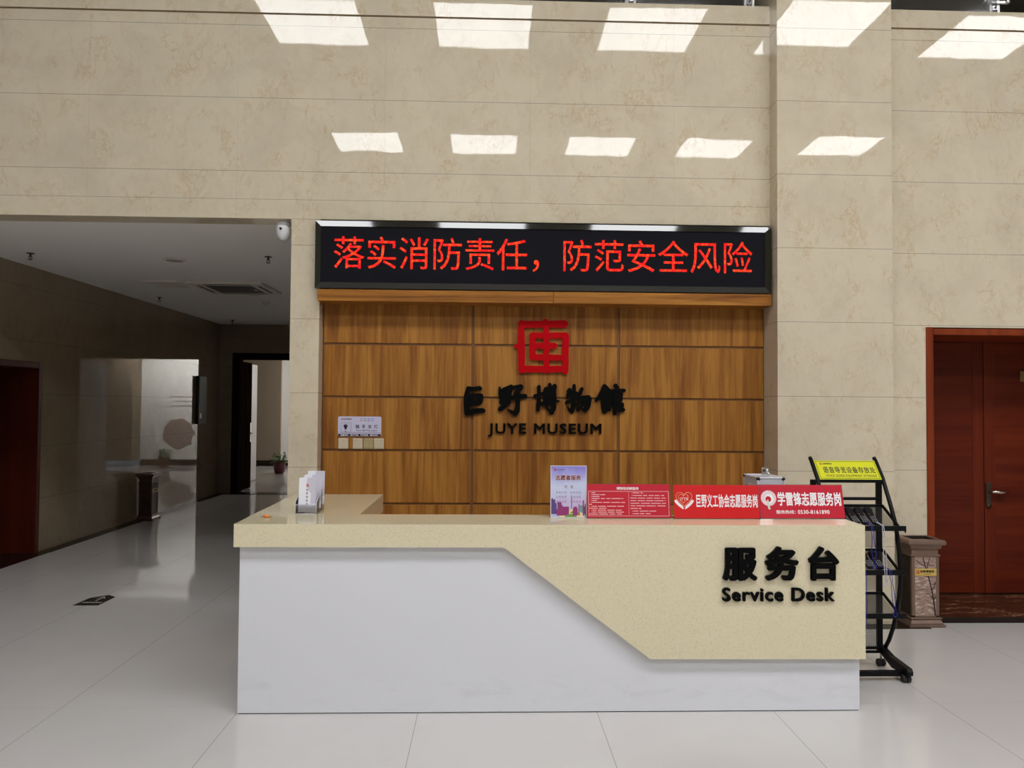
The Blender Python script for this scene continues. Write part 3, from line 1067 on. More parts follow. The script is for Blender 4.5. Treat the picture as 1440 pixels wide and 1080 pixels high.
wu = [[(444, 150, 28), (418, 250, 22)], [(436, 168, 30), (560, 196, 20)], [(518, 80, 22), (510, 250, 36), (505, 400, 34), (480, 480, 34)], [(478, 485, 28), (440, 455, 18), (416, 415, 8)],
      [(405, 345, 26), (470, 315, 30), (560, 275, 20)], [(440, 240, 24), (500, 240, 34)], [(638, 135, 26), (610, 205, 28), (545, 265, 24)], [(575, 290, 24), (640, 265, 22), (740, 258, 26), (762, 285, 26)],
      [(762, 285, 28), (738, 390, 34), (690, 460, 34)], [(690, 465, 26), (650, 445, 12)], [(648, 290, 24), (560, 380, 24)], [(715, 300, 28), (640, 390, 24), (572, 458, 22)]]
gu = [[(990, 88, 28), (962, 180, 36), (902, 268, 26), (860, 312, 20)], [(1000, 100, 30), (1060, 160, 26), (1110, 165, 20)], [(975, 200, 40), (1075, 200, 30)], [(975, 265, 44), (1075, 265, 32)],
      [(985, 335, 42), (1070, 330, 30)], [(965, 250, 34), (975, 410, 38), (984, 490, 28)], [(985, 480, 34), (1045, 445, 30), (1066, 455, 24)], [(1082, 200, 24), (1072, 430, 26)], [(1000, 390, 36), (1060, 390, 36)],
      [(1165, 84, 30), (1196, 130, 26)], [(1122, 160, 18), (1180, 156, 22), (1295, 157, 24)], [(1146, 190, 26), (1144, 350, 32), (1150, 515, 24)], [(1165, 222, 30), (1246, 220, 28)], [(1246, 220, 28), (1238, 310, 28)],
      [(1165, 318, 32), (1236, 308, 28)], [(1165, 265, 26), (1236, 262, 20)], [(1165, 385, 26), (1262, 370, 26), (1270, 398, 24)], [(1165, 425, 26), (1250, 405, 30)], [(1180, 460, 28), (1278, 458, 30)], [(1160, 410, 30), (1160, 470, 30)]]
for chs in (((ju, 640),), ((ye, 640),), ((bo1, 640), (bo2, 760)), ((wu, 760),), ((gu, 760),)):
    mm = MB()
    for st, ox in chs:
        q = brush(st, ox, 535, J1, 8 if len(mm.v) else 0)
        mm.add(q.v, q.f)
    mm.build('character', 'black_letter', name)
eng = thing('wall_lettering', 'row of small black capital letters under the brush style characters', 'lettering', (0.49, YN, 1.54))
for mm in text_parts('JUYE MUSEUM', 0.012, 0.962, 1.505, 1.592, YN - 0.004, 0.018, 0.026, slope=0.003):
    mm.build('letter', 'black_letter', eng)

# ================================================================== SWITCHES AND PLAQUE
pq = thing('switch_plaque', 'white plaque with a light bulb symbol above the wall switches', 'sign', (-1.055, YN, 1.475))
x0, x1, z0, z1 = -1.236, -0.878, 1.474, 1.640


def rrect(x0, x1, z0, z1, r, n=6):
    pts = []
    for cx, cz, a0 in ((x1 - r, z1 - r, 0), (x0 + r, z1 - r, 90), (x0 + r, z0 + r, 180), (x1 - r, z0 + r, 270)):
        for k_ in range(n + 1):
            a = math.radians(a0 + 90 * k_ / n)
            pts.append((cx + r * math.cos(a), cz + r * math.sin(a)))
    return pts


yp = YN - 0.008
MB().prism(rrect(x0, x1, z0, z1, 0.014), yp, YN, 'y').build('plaque_board', 'plaque_white', pq)
MB().box(x0 + 0.004, x1 - 0.004, yp - 0.0015, yp, z0 + 0.002, z0 + 0.022).box(x0 + .004, x1 - .004, yp - .001, yp, z0 + .031, z0 + .033).build('dark_band', 'ink_purple', pq)
m = MB()
for i, t in enumerate(('温馨提示', '爱护环境', '节约用电', '随手关灯')):
    a = x0 + 0.022 + i * 0.082
    q = text_one(t, a, a + 0.066, z0 + 0.005, z0 + 0.019, yp - 0.0015, 0.0008, 0.02)
    m.add(q.v, q.f)
m.build('band_lettering', 'white_print', pq)
m = MB()
m.lathe([(0.0165, 0), (0.0165, 0.0015)], (x0 + 0.064, yp - 0.0015, z0 + 0.085), 'y', 20)
m.prism([(x0 + .053, z0 + .075), (x0 + .075, z0 + .075), (x0 + .070, z0 + .058), (x0 + .058, z0 + .058)], yp - .0015, yp, 'y')
m.box(x0 + .058, x0 + .070, yp - .0015, yp, z0 + .042, z0 + .047)
for a in (0, 36, 72, 108, 144, 180):
    ca, sa = math.cos(math.radians(a)), math.sin(math.radians(a))
    m.bar((x0 + .064 + .021 * ca, yp - .001, z0 + .085 + .021 * sa), (x0 + .064 + .026 * ca, yp - .001, z0 + .085 + .026 * sa), 0.0015)
for a, b_, c, d in ((.023, .108, .112, .1135), (.023, .108, .038, .0395), (.023, .0245, .038, .1135), (.1065, .108, .038, .1135)):
    m.box(x0 + a, x0 + b_, yp - .001, yp, z0 + c, z0 + d)
m.build('bulb_symbol', 'ink_purple', pq)
for mm in text_parts('随手关灯', x0 + 0.147, x0 + 0.330, z0 + 0.066, z0 + 0.099, yp, 0.001, 0.012, 1.55):
    mm.build('plaque_title', 'ink_purple', pq)
text_one('Turn Off The Lights', x0 + 0.150, x0 + 0.326, z0 + 0.044, z0 + 0.057, yp, 0.001, 0.006).build('plaque_subtitle', 'ink_purple', pq)
text_one('巨野博物馆', x0 + 0.048, x0 + 0.113, z0 + 0.138, z0 + 0.150, yp, 0.001, 0.01).build('plaque_owner', 'ink_purple', pq)
seal(MB(), x0 + .028, x0 + .041, z0 + .137, z0 + .152, yp, .001).build('seal_mark', 'seal_red', pq)
for i, c in enumerate(((0.62, 0.16, 0.12), (0.10, 0.28, 0.16), (0.22, 0.06, 0.36), (0.05, 0.18, 0.60))):
    a = x0 + .182 + i * .031
    mm = MB()
    for k_ in range(6):
        t = 2 * PI * k_ / 6 + 0.4
        t2 = 2 * PI * (k_ + 1) / 6 + 0.4
        mm.bar((a + .011 + .0105 * math.cos(t), yp - .0006, z0 + .139 + .0115 * math.sin(t)), (a + .011 + .0105 * math.cos(t2), yp - .0006, z0 + .139 + .0115 * math.sin(t2)), 0.0012, 0.0042)
    mm.build('ring_mark', flat('ring_print_%d' % (i + 1), c, 0.5), pq)


def switch(x0, gangs, mat, label):
    t = thing('light_switch', label, 'light switch', (x0 + 0.041, YN, 1.371), group='wall switches under the plaque')
    MB().box(x0, x0 + 0.082, YN - 0.009, YN, 1.371, 1.459, 0.003, 2).build('switch_plate', mat, t)
    wd_ = 0.072 / gangs
    for g in range(gangs):
        a = x0 + 0.005 + g * wd_
        r = MB().box(a, a + wd_ - 0.001, YN - 0.012, YN - 0.008, 1.378, 1.452, 0.0015, 1).build('rocker', mat, t)
        MB().box(a + wd_ / 2 - .003, a + wd_ / 2 + .003, YN - .0126, YN - .0119, 1.440, 1.4425).build('indicator', 'ink_purple', r)


switch(-1.231, 1, 'switch', 'single rocker ivory switch set apart on the left under the plaque')
switch(-1.112, 2, 'switch', 'ivory two rocker switch left of the tan switch')
switch(-1.024, 2, 'switch_tan', 'darker tan two rocker wall switch')
switch(-0.937, 2, 'switch', 'ivory two rocker switch at the right end under the plaque')

# ================================================================== SIGNS ON THE COUNTER
ZT = 1.068


def stand(name, label, cx, y, wid, hgt, tilt, sheet_mat, group, cat='sign'):
    t = thing(name, label, cat, (cx, y, ZT + 0.001), (-math.radians(tilt), 0, 0), group)
    MB().box(-wid / 2, wid / 2, 0.0, 0.004, 0, hgt, 0.001, 1).build('acrylic_plate', 'acrylic', t, local=True)
    MB().box(-wid / 2 + 0.003, wid / 2 - 0.003, -0.0015, 0.0, 0.004, hgt - 0.003).build('printed_sheet', sheet_mat, t, local=True)
    ca, sa = math.cos(math.radians(tilt)), math.sin(math.radians(tilt))
    foot = MB()
    # foot lies flat on the counter behind the plate, so undo the tilt for it
    vs = []
    L = 0.085
    for yy, zz in ((0.003, 0.0), (L, 0.0), (L, 0.004), (0.003, 0.004)):
        vs.append((yy * ca - zz * sa, yy * sa + zz * ca))
    foot.prism(vs, -wid / 2, wid / 2, 'x')
    foot.build('acrylic_foot', 'acrylic', t, local=True)
    return t


def loc_text(t, body, x0, x1, z0, z1, mat, name='lettering', bold=0.0, gap=1.0, y=-0.0015, d=0.0006):
    return text_one(body, x0, x1, z0, z1, y, d, bold, gap).build(name, mat, t, local=True)


# violet volunteer poster
W_, H_ = 0.218, 0.312
po = stand('poster_stand', 'upright violet poster in a clear stand left of the red signs', 0.496, 4.620, W_, H_, 3, 'poster_sky', None, 'poster')


def pp(u, v):
    """poster drawing units (0..1 across, 0..1 up) -> local metres"""
    return (-W_ / 2 + 0.003 + u * (W_ - 0.006), 0.004 + v * (H_ - 0.007))


def poly(mb, pts, d=0.0004):
    mb.prism([pp(u, v) for u, v in pts], -0.0015 - d, -0.0015, 'y')


bb = MB()
for a, b_, c, d in ((-W_ / 2, -W_ / 2 + .004, 0, H_), (W_ / 2 - .004, W_ / 2, 0, H_), (-W_ / 2, W_ / 2, H_ - .004, H_), (-W_ / 2, W_ / 2, 0, .004)):
    bb.box(a, b_, -0.0028, 0.004, c, d)
bb.build('clear_border', flat('acrylic_edge', (0.75, 0.73, 0.85), 0.15), po, local=True)
m = MB()
for a, b_, h_ in ((0.0, 0.06, 0.37), (0.06, 0.12, 0.35), (0.12, 0.16, 0.28), (0.18, 0.21, 0.31), (0.28, 0.33, 0.24), (0.93, 1.0, 0.22)):
    m = MB()
    poly(m, [(a, 0.06), (b_, 0.06), (b_, h_), (a, h_ - 0.01)])
    m.build('violet_tower', 'violet_print', po, local=True)
m = MB()
for a, b_, h_ in ((0.16, 0.30, 0.16), (0.30, 0.51, 0.205), (0.21, 0.30, 0.29), (0.62, 0.76, 0.17), (0.64, 0.74, 0.205), (0.78, 0.81, 0.25), (0.90, 0.94, 0.33), (0.96, 1.0, 0.26)):
    m = MB()
    poly(m, [(a, 0.03), (b_, 0.03), (b_, h_), (a, h_)], 0.0005 + 0.00005 * (a * 10))
    m.build('plum_building', 'plum_print', po, local=True)
m = MB()
poly(m, [(0.574, 0.17), (0.596, 0.17), (0.594, 0.39), (0.585, 0.46), (0.576, 0.39)], 0.0005)
m.build('tower_mark', 'maroon_print', po, local=True)
m = MB()
poly(m, [(0.25, 0.03), (0.42, 0.10), (0.60, 0.16), (0.80, 0.11), (0.94, 0.05), (0.94, 0.0), (0.25, 0.0)], 0.0006)
m.build('pale_path', 'gold_print', po, local=True)
m = MB()
poly(m, [(0.37, 0.0), (0.47, 0.055), (0.60, 0.07), (0.72, 0.02), (0.74, 0.0)], 0.0008)
poly(m, [(0.53, 0.09), (0.64, 0.125), (0.76, 0.10), (0.84, 0.05), (0.70, 0.06)], 0.0008)
m.build('green_lawn', 'green_print', po, local=True)
m = MB()
poly(m, [(0.83, 0.09), (0.90, 0.09), (0.90, 0.235), (0.82, 0.225)], 0.0009)
m.build('teal_figure', 'teal_print', po, local=True)
loc_text(po, '志愿者服务', pp(0.125, 0)[0], pp(0.855, 0)[0], pp(0, 0.715)[1], pp(0, 0.83)[1], 'white_print', 'title_halo', 0.085, d=0.0004)
loc_text(po, '志愿者服务', pp(0.13, 0)[0], pp(0.85, 0)[0], pp(0, 0.72)[1], pp(0, 0.825)[1], 'maroon_print', 'title', 0.026, d=0.0016)
for mm in text_parts('项 目', pp(0.38, 0)[0], pp(0.62, 0)[0], pp(0, 0.565)[1], pp(0, 0.62)[1], -0.0015, 0.0006):
    mm.build('subtitle', 'maroon_print', po, local=True)
m = MB()
for i, (l, r) in enumerate((('参观引导', '信息咨询'), ('志愿宣传', '免费讲解'), ('文明劝导', '困难帮扶'))):
    z = 0.46 - i * 0.09
    for t, a in ((l, 0.14), (r, 0.55)):
        q = text_one(t, pp(a, 0)[0], pp(a + 0.30, 0)[0], pp(0, z)[1], pp(0, z + 0.045)[1], -0.0015, 0.0006, 0.0, 1.15)
        q.build('list_lettering', 'mauve_print', po, local=True)
q = text_one('巨野博物馆', pp(0.17, 0)[0], pp(0.38, 0)[0], pp(0, 0.915)[1], pp(0, 0.94)[1], -0.0015, 0.0006, 0.01)
q.build('small_lettering', 'violet_print', po, local=True)
a, b_ = pp(0.08, 0.905), pp(0.145, 0.955)
seal(MB(), a[0], b_[0], a[1], b_[1], -0.0015, 0.0006).build('seal_mark', 'seal_red', po, local=True)
m = MB()
zz = pp(0, 0.595)[1]
pts = rrect(pp(.26, 0)[0], pp(.74, 0)[0], zz - .020, zz + .020, .012)
m.tube([(x, -0.0016, z) for x, z in pts], 0.0005, 4, closed=True)
m.build('subtitle_outline', 'white_print', po, local=True)

RG = 'red acrylic signs standing on the counter'
S1 = stand('counter_sign', 'red counter sign covered with small white text in two columns', 0.858, 4.600, 0.510, 0.207, 9, 'red_sheet_pale', RG)
m = MB()
bx0, bx1, bz0, bz1 = -0.243, 0.243, 0.014, 0.162
for a, b_, c, d in ((bx0, bx1, bz0, bz0 + .002), (bx0, bx1, bz1 - .002, bz1), (bx0, bx0 + .002, bz0, bz1), (bx1 - .002, bx1, bz0, bz1), (-0.0005, .0007, bz0 + .01, bz1 - .004)):
    m.box(a, b_, -.0021, -.0015, c, d)
m.build('text_frame', 'pink_print', S1, local=True)
rnd = random.Random(3)
rows_l = [(.022, .045), (.022, .105), (.022, .07), (.022, .21), (.022, .06), (.022, .222), (.006, .022), (.022, .222), (.006, .115), (.022, .20), (.022, .222), (.006, .20)]
rows_r = [(.022, .085), (.022, .215), (.006, .222), (.006, .222), (.006, .222), (.006, .222), (.006, .075), (.022, .16), (.022, .13)]
for rows, xo, pitch, zt in ((rows_l, bx0, 0.0115, 0.150), (rows_r, 0.004, 0.0155, 0.150)):
    m = MB()
    for i, (a, b_) in enumerate(rows):
        z = zt - i * pitch
        x = a
        if a > .01:
            m.box(xo + x - .008, xo + x - .003, -.0019, -.0015, z + .0005, z + .0030)
        while x < b_:
            L = min(b_ - x, rnd.uniform(.025, .06))
            y_ = x
            while y_ < x + L - .004:
                m.box(xo + y_, xo + y_ + .0042, -.0019, -.0015, z, z + .0044)
                y_ += .005
            x += L + .006
    m.build('fine_print', 'pink_print', S1, local=True)
loc_text(S1, '博物馆讲解服务', -0.072, 0.062, 0.170, 0.187, 'white_print', 'title', 0.02)

S2 = stand('counter_sign', 'bright red counter sign with a heart held in two hands', 1.386, 4.585, 0.522, 0.205, 9, 'red_sheet', RG)
loc_text(S2, '巨野义工协会志愿服务岗', -0.122, 0.250, 0.068, 0.148, 'white_print', 'title', 0.026, 1.02)
m = MB()
hc = (-0.196, 0.118)


def heart(cx, cz, s, squash=1.0, n=26):
    pts = []
    for k_ in range(n):
        t = 2 * PI * k_ / n
        x = 16 * math.sin(t) ** 3
        z = 13 * math.cos(t) - 5 * math.cos(2 * t) - 2 * math.cos(3 * t) - math.cos(4 * t)
        pts.append((cx + s * x / 16, -0.002, cz + s * z / 16 * squash))
    return pts


m.tube(heart(hc[0], hc[1] + 0.004, 0.049), 0.0011, 5, closed=True)
m.tube(heart(hc[0] - .004, hc[1] + 0.006, 0.030), 0.0011, 5, closed=True)
m.build('heart_outline', 'gold_print', S2, local=True)
m = MB()
for s in (-1, 1):
    pts = [(hc[0] + s * x, z) for x, z in ((0.060, 0.108), (0.048, 0.116), (0.030, 0.094), (0.010, 0.078), (0.004, 0.064), (0.003, 0.058), (0.012, 0.060), (0.034, 0.076), (0.052, 0.094))]
    m.prism(pts, -0.0022, -0.0015, 'y')
m.build('cupped_hands', 'white_print', S2, local=True)
m = text_one('JYYG', hc[0] - 0.024, hc[0] + 0.024, 0.112, 0.128, -0.0015, 0.0007, 0.01)
m.build('heart_lettering', 'white_print', S2, local=True)

S3 = stand('counter_sign', 'red counter sign with a white fan symbol and a telephone number', 1.914, 4.600, 0.524, 0.208, 14, 'red_sheet_pale', RG)
loc_text(S3, '学雷锋志愿服务岗', -0.145, 0.245, 0.078, 0.162, 'white_print', 'title', 0.026, 1.02)
m = text_one('服务热线：', -0.160, -0.042, 0.030, 0.052, -0.0015, 0.0006, 0.012)
m.build('hotline_caption', 'white_print', S3, local=True)
text_one('0530-8161890', -0.028, 0.166, 0.030, 0.053, -0.0015, 0.0006, 0.012).build('hotline_number', 'white_print', S3, local=True)
m = MB()
fc = (-0.200, 0.124)
n = 28
for k_ in range(n):
    t0 = 2 * PI * k_ / n
    t1 = 2 * PI * (k_ + 0.72) / n
    tm = 2 * PI * (k_ + 0.36) / n
    ri = (fc[0] + 0.003, fc[1] - 0.004)
    m.prism([(ri[0] + .027 * math.cos(t0), ri[1] + .027 * math.sin(t0)), (fc[0] + .046 * math.cos(t0), fc[1] + .046 * math.sin(t0)), (fc[0] + .048 * math.cos(tm), fc[1] + .048 * math.sin(tm)),
             (fc[0] + .046 * math.cos(t1), fc[1] + .046 * math.sin(t1)), (ri[0] + .027 * math.cos(t1), ri[1] + .027 * math.sin(t1))], -.0021, -.0015, 'y')
    t2 = 2 * PI * (k_ + 1) / n
    c2 = (fc[0] - 0.002, fc[1] - 0.006)
    m.prism([(c2[0] + .018 * math.cos(t0), c2[1] + .018 * math.sin(t0)), (ri[0] + .028 * math.cos(t0), ri[1] + .028 * math.sin(t0)), (ri[0] + .028 * math.cos(t2), ri[1] + .028 * math.sin(t2)), (c2[0] + .018 * math.cos(t2), c2[1] + .018 * math.sin(t2))], -.0021, -.0015, 'y')
m.build('fan_symbol', 'white_print', S3, local=True)
MB().stroke([(fc[0] - .006, fc[1] - .014, .005), (fc[0] - .004, fc[1] - .045, .006), (fc[0], fc[1] - .062, .0065)], -.0026, -.0015).build('fan_handle', flat('pale_green_print', (0.55, 0.66, 0.58), 0.5), S3, local=True)

# ================================================================== BROCHURES
bh = thing('brochure_holder', 'clear three tier acrylic leaflet holder on the desk corner', 'leaflet holder', (-1.10, 4.86, ZT))
hx0, hx1 = -1.163, -1.040
a_ = MB()
a_.box(hx0, hx1, 4.752, 4.985, ZT, ZT + 0.003)
tiers = [(4.758, 0.012), (4.838, 0.032), (4.918, 0.054)]
for y, z in tiers:
    a_.box(hx0, hx1, y, y + 0.003, ZT + max(0, z - 0.012), ZT + z + 0.045)
    a_.box(hx0, hx1, y, y + 0.045, ZT + z - 0.008, ZT + z - 0.005)
a_.box(hx0, hx1, 4.982, 4.985, ZT, ZT + 0.10)
a_.build('tray', 'acrylic', bh)
s = MB()
for x in (hx0 - 0.003, hx1):
    s = MB()
    s.prism([(4.752, ZT), (4.985, ZT), (4.985, ZT + 0.15), (4.93, ZT + 0.13), (4.85, ZT + 0.10), (4.752, ZT + 0.075)], x, x + 0.003, 'x')
    s.build('side_wall', 'acrylic', bh)
MB().tube([(hx0 - .002, 4.752, ZT + .002), (hx0 - .002, 4.752, ZT + .075), (hx0 - .002, 4.985, ZT + .15)], 0.0022, 6).tube([(hx1 + .002, 4.752, ZT + .002), (hx1 + .002, 4.752, ZT + .075), (hx1 + .002, 4.985, ZT + .15)], 0.0022, 6).tube([(hx0, 4.7525, ZT + .057), (hx1, 4.7525, ZT + .057)], .002, 6).tube([(hx0, 4.7525, ZT + .002), (hx1, 4.7525, ZT + .002)], .002, 6).build('polished_edge', flat('acrylic_rim', (0.66, 0.66, 0.80), 0.1, spec=0.8), bh)


def brochure(y, z, dx, lean, label, printed=True):
    t = thing('brochure', label, 'brochure', (-1.101 + dx, y, z), (-math.radians(lean), 0, 0), 'folded white leaflets in the holder')
    MB().box(-0.050, 0.050, 0, 0.0022, 0, 0.208, 0.0004, 1).build('folded_sheet', 'paper', t, local=True)
    MB().box(0.024, 0.0499, -0.0004, 0, 0.05, 0.2078).prism([(0.0, 0.2078), (0.024, 0.2078), (0.024, 0.115), (0.006, 0.13), (-0.004, 0.17)], -.0004, 0, 'y').build('grey_cover_print', 'paper_lilac', t, local=True)
    if printed:
        seal(MB(), -0.006, 0.010, 0.152, 0.170, -0.0004, 0.0005).build('seal_mark', 'seal_red', t, local=True)
        mm = MB()
        for i, ch in enumerate('巨野博物馆'):
            q = text_one(ch, -0.004, 0.006, 0.128 - i * 0.0215, 0.139 - i * 0.0215, -0.0004, 0.0005, 0.01)
            mm.add(q.v, q.f)
        mm.build('lettering', 'ink', t, local=True)
    return t


bz = [ZT + t[1] for t in tiers]
brochure(4.764, bz[0], 0.0, 6, 'frontmost white leaflet with a red seal in the clear holder')
brochure(4.770, bz[0], 0.006, 6, 'second white leaflet tucked just behind the frontmost one')
brochure(4.844, bz[1] - .012, 0.012, 5, 'white leaflet in the middle tier of the clear holder')
brochure(4.850, bz[1] - .008, 0.018, 5, 'rear leaflet of the middle tier in the clear holder')
brochure(4.926, bz[2] - .014, 0.016, 5, 'tallest standing white leaflet in the rear tier of the clear holder')
brochure(4.932, bz[2] - .014, 0.022, 5, 'rearmost leaflet of the clear holder behind the tallest one')

# orange wrapped sweet
cd = thing('wrapped_sweet', 'small orange wrapped sweet lying on the desk corner', 'sweet', (-1.292, 4.590, ZT), (0, 0, math.radians(-12)))
MB().lathe([(0.003, -0.020), (0.009, -0.016), (0.010, 0.0), (0.009, 0.016), (0.003, 0.020)], (0, 0, 0.0095), 'x', 12).build('wrapper', 'orange_wrap', cd, local=True)
for s in (-1, 1):
    MB().prism([(s * 0.018, 0.002), (s * 0.034, 0.010), (s * 0.036, -0.009), (s * 0.018, -0.002)], 0.0075, 0.0105, 'z').build('twisted_end', 'wrap_tail', cd, local=True)

# ================================================================== ALUMINIUM CASE
cs = thing('aluminium_case', 'upright silver aluminium flight case behind the red signs', 'case', (1.79, 4.86, ZT))
cx0, cx1, cy0, cy1, cz0, cz1 = 1.683, 1.858, 4.735, 4.995, ZT, ZT + 0.238
MB().box(cx0 + .004, cx1 - .004, cy0 + .004, cy1 - .004, cz0 + .004, cz1 - .004).build('shell', 'alu_panel', cs)
e = MB()
wd_ = 0.009
for x in (cx0, cx1 - wd_):
    for y in (cy0, cy1 - wd_):
        e.box(x, x + wd_, y, y + wd_, cz0, cz1, .002, 1)
    for z in (cz0, cz1 - wd_):
        e.box(x, x + wd_, cy0, cy1, z, z + wd_, .002, 1)
for y in (cy0, cy1 - wd_):
    for z in (cz0, cz1 - wd_):
        e.box(cx0, cx1, y, y + wd_, z, z + wd_, .002, 1)
    e.box(cx0, cx1, y - .0005, y + wd_, cz1 - 0.066, cz1 - 0.052, .001, 1)
for x in (cx0, cx1 - wd_):
    e.box(x - .0005, x + wd_ + .0005, cy0, cy1, cz1 - 0.066, cz1 - 0.052, .001, 1)
e.build('edge_trim', 'alu', cs)
cset = [(x, y) for x in (cx0, cx1) for y in (cy0, cy1)]
for x, y in cset:
    MB().lathe([(0.010, -0.010), (0.013, -0.006), (0.013, 0.004), (0.009, 0.009), (0.003, 0.0105)], (x + (0.009 if x == cx0 else -0.009), y + (0.009 if y == cy0 else -0.009), cz1 - 0.009), 'z', 12).build('corner_cap', 'case_black', cs)
for x in (cx0 + 0.02, cx1 - 0.02):
    MB().box(x - .008, x + .008, cy0 - .006, cy0, cz1 - .074, cz1 - .048, .002, 1).build('latch', 'chrome', cs)
for y in (4.80, 4.92):
    MB().box(cx0 - .004, cx0, y - .008, y + .008, cz1 - .075, cz1 - .045, .001, 1).build('hinge', 'steel_grey', cs)
hb = MB()
hb.box(1.752, 1.782, 4.845, 4.863, cz1, cz1 + .052, .004, 2)
hb.build('handle', 'chrome', cs)
hm = MB()
hm.lathe([(.009, 0), (.009, .003)], (1.765, 4.842, cz1 + .034), 'y', 14)
hm.build('lock_hole', 'bronze_handle', cs)
MB().lathe([(.016, -.007), (.016, .007)], (1.790, 4.86, cz1 + .030), 'x', 16).build('lock_knob', 'chrome', cs)
MB().tube([(1.770, 4.855, cz1 + .004), (1.800, 4.855, cz1 + .004), (1.800, 4.855, cz1 + .02)], .006, 8).build('handle_bracket', 'chrome', cs)

# ================================================================== DISPLAY RACK
rk = thing('display_rack', 'black rolling steel rack with mesh shelves beside the desk', 'rack', (2.45, 5.0, 0))
XL, XR = 2.215, 2.690
for x in (2.213, 2.664):
    MB().box(x - .017, x + .017, 5.135, 5.165, 0.105, 1.255, .003, 1).build('upright', 'steel_black', rk)
curve = [(5.262, 1.395), (5.245, 1.380), (5.148, 1.268), (5.049, 1.1025), (4.990, 0.99), (4.962, 0.90), (4.942, 0.81), (4.930, 0.71), (4.928, 0.61), (4.945, 0.52), (4.975, 0.42), (5.02, 0.30), (5.075, 0.20), (5.14, 0.115)]
for x in (2.240, XR):
    MB().tube([(x, y, z) for y, z in curve], 0.0135, 10).build('bowed_side_tube', 'steel_black', rk)
# sign board between the tube tops
tl, bl = (5.236, 1.378), (5.132, 1.258)


def sgn(u, v, d=0.0):
    """sign board: u across 0..1, v up 0..1, d proud of the face"""
    ny, nz = -(tl[1] - bl[1]), (tl[0] - bl[0])
    ln = math.hypot(ny, nz)
    return (2.254 + u * 0.424, bl[0] + v * (tl[0] - bl[0]) + d * ny / ln, bl[1] + v * (tl[1] - bl[1]) + d * nz / ln)


def sgn_quad(mb, u0, u1, v0, v1, d0, d1):
    p = [sgn(u, v, d) for d in (d0, d1) for u, v in ((u0, v0), (u1, v0), (u1, v1), (u0, v1))]
    mb.add(p, [(3, 2, 1, 0), (4, 5, 6, 7), (0, 1, 5, 4), (1, 2, 6, 5), (2, 3, 7, 6), (3, 0, 4, 7)])


def sgn_text(body, u0, u1, v0, v1, bold=0.0, gap=1.0):
    mm = text_one(body, u0, u1, v0, v1, 0, 1.0, bold, gap)
    mm.v = [sgn(x, z, -y * 0.0008) for x, y, z in mm.v]
    return mm


q = MB()
sgn_quad(q, 0, 1, 0, 1, -0.006, 0.0)
board = q.build('sign_board', 'yellow_sign', rk)
q = MB()
for a in ((.018, .982, .045, .065), (.018, .982, .935, .955), (.018, .024, .045, .955), (.976, .982, .045, .955)):
    sgn_quad(q, *a, 0, 0.0006)
q.build('sign_border', 'ink', board)
sgn_text('语音导览设备存放处', .10, .95, .33, .66, 0.012, 1.06).build('sign_title', 'ink', board)
sgn_text('VOICE GUIDE EQUIPMENT STORAGE', .115, .94, .135, .245, 0.006).build('sign_subtitle', 'ink', board)
sgn_text('巨野博物馆', .125, .275, .775, .865, 0.008).build('sign_owner', 'ink', board)
q = seal(MB(), .075, .108, .765, .875, 0, 1)
q.v = [sgn(x, z, -y * 0.0008) for x, y, z in q.v]
q.build('seal_mark', 'seal_orange', board)
bb = MB()
bb.bar((XL - .01, bl[0] + .002, bl[1] - .012), (XR, bl[0] + .002, bl[1] - .012), 0.016, 0.020)
bb.build('sign_rail', 'steel_black', rk)
MB().box(XL - .008, XR - .02, 5.132, 5.168, 1.118, 1.136).build('cross_rail', 'steel_black', rk)
# shelves
SH = [(1.082, 0.965), (0.786, 0.681), (0.495, 0.403)]
for zr, zf in SH:
    s = MB()
    s.bar((XL, 5.13, zr), (XR - .03, 5.13, zr), 0.014, 0.018)
    s.box(XL - .02, XR + .022, 4.900, 4.912, zf - 0.017, zf + 0.016, .002, 1)
    for x in (XL + .004, XR - .012):
        s.bar((x, 5.13, zr), (x, 4.91, zf), 0.010, 0.018)
    s.bar((2.43, 5.13, zr - .008), (2.43, 4.91, zf - .008), 0.010, 0.014)
    sh = s.build('shelf', 'steel_black', rk)
    MB().add([(XL + .01, 5.125, zr - .006), (XR - .03, 5.125, zr - .006), (XR - .02, 4.912, zf - .006), (XL + .01, 4.912, zf - .006)], [(0, 1, 2, 3)]).build('mesh_tray', 'perf', sh)
for x in (XR + .022,):
    MB().prism([(4.900, 0.948), (4.900, 0.981), (4.935, 0.965), (4.905, 0.935)], x - .003, x + .003, 'x').build('lip_bracket', 'steel_black', rk)
for z0, z1 in ((0.80, 1.07), (0.51, 0.77), (0.13, 0.48)):
    MB().add([(XL + .015, 5.142, z0), (XR - .045, 5.142, z0), (XR - .045, 5.142, z1), (XL + .015, 5.142, z1)], [(0, 1, 2, 3)]).build('back_mesh', 'perf', rk)
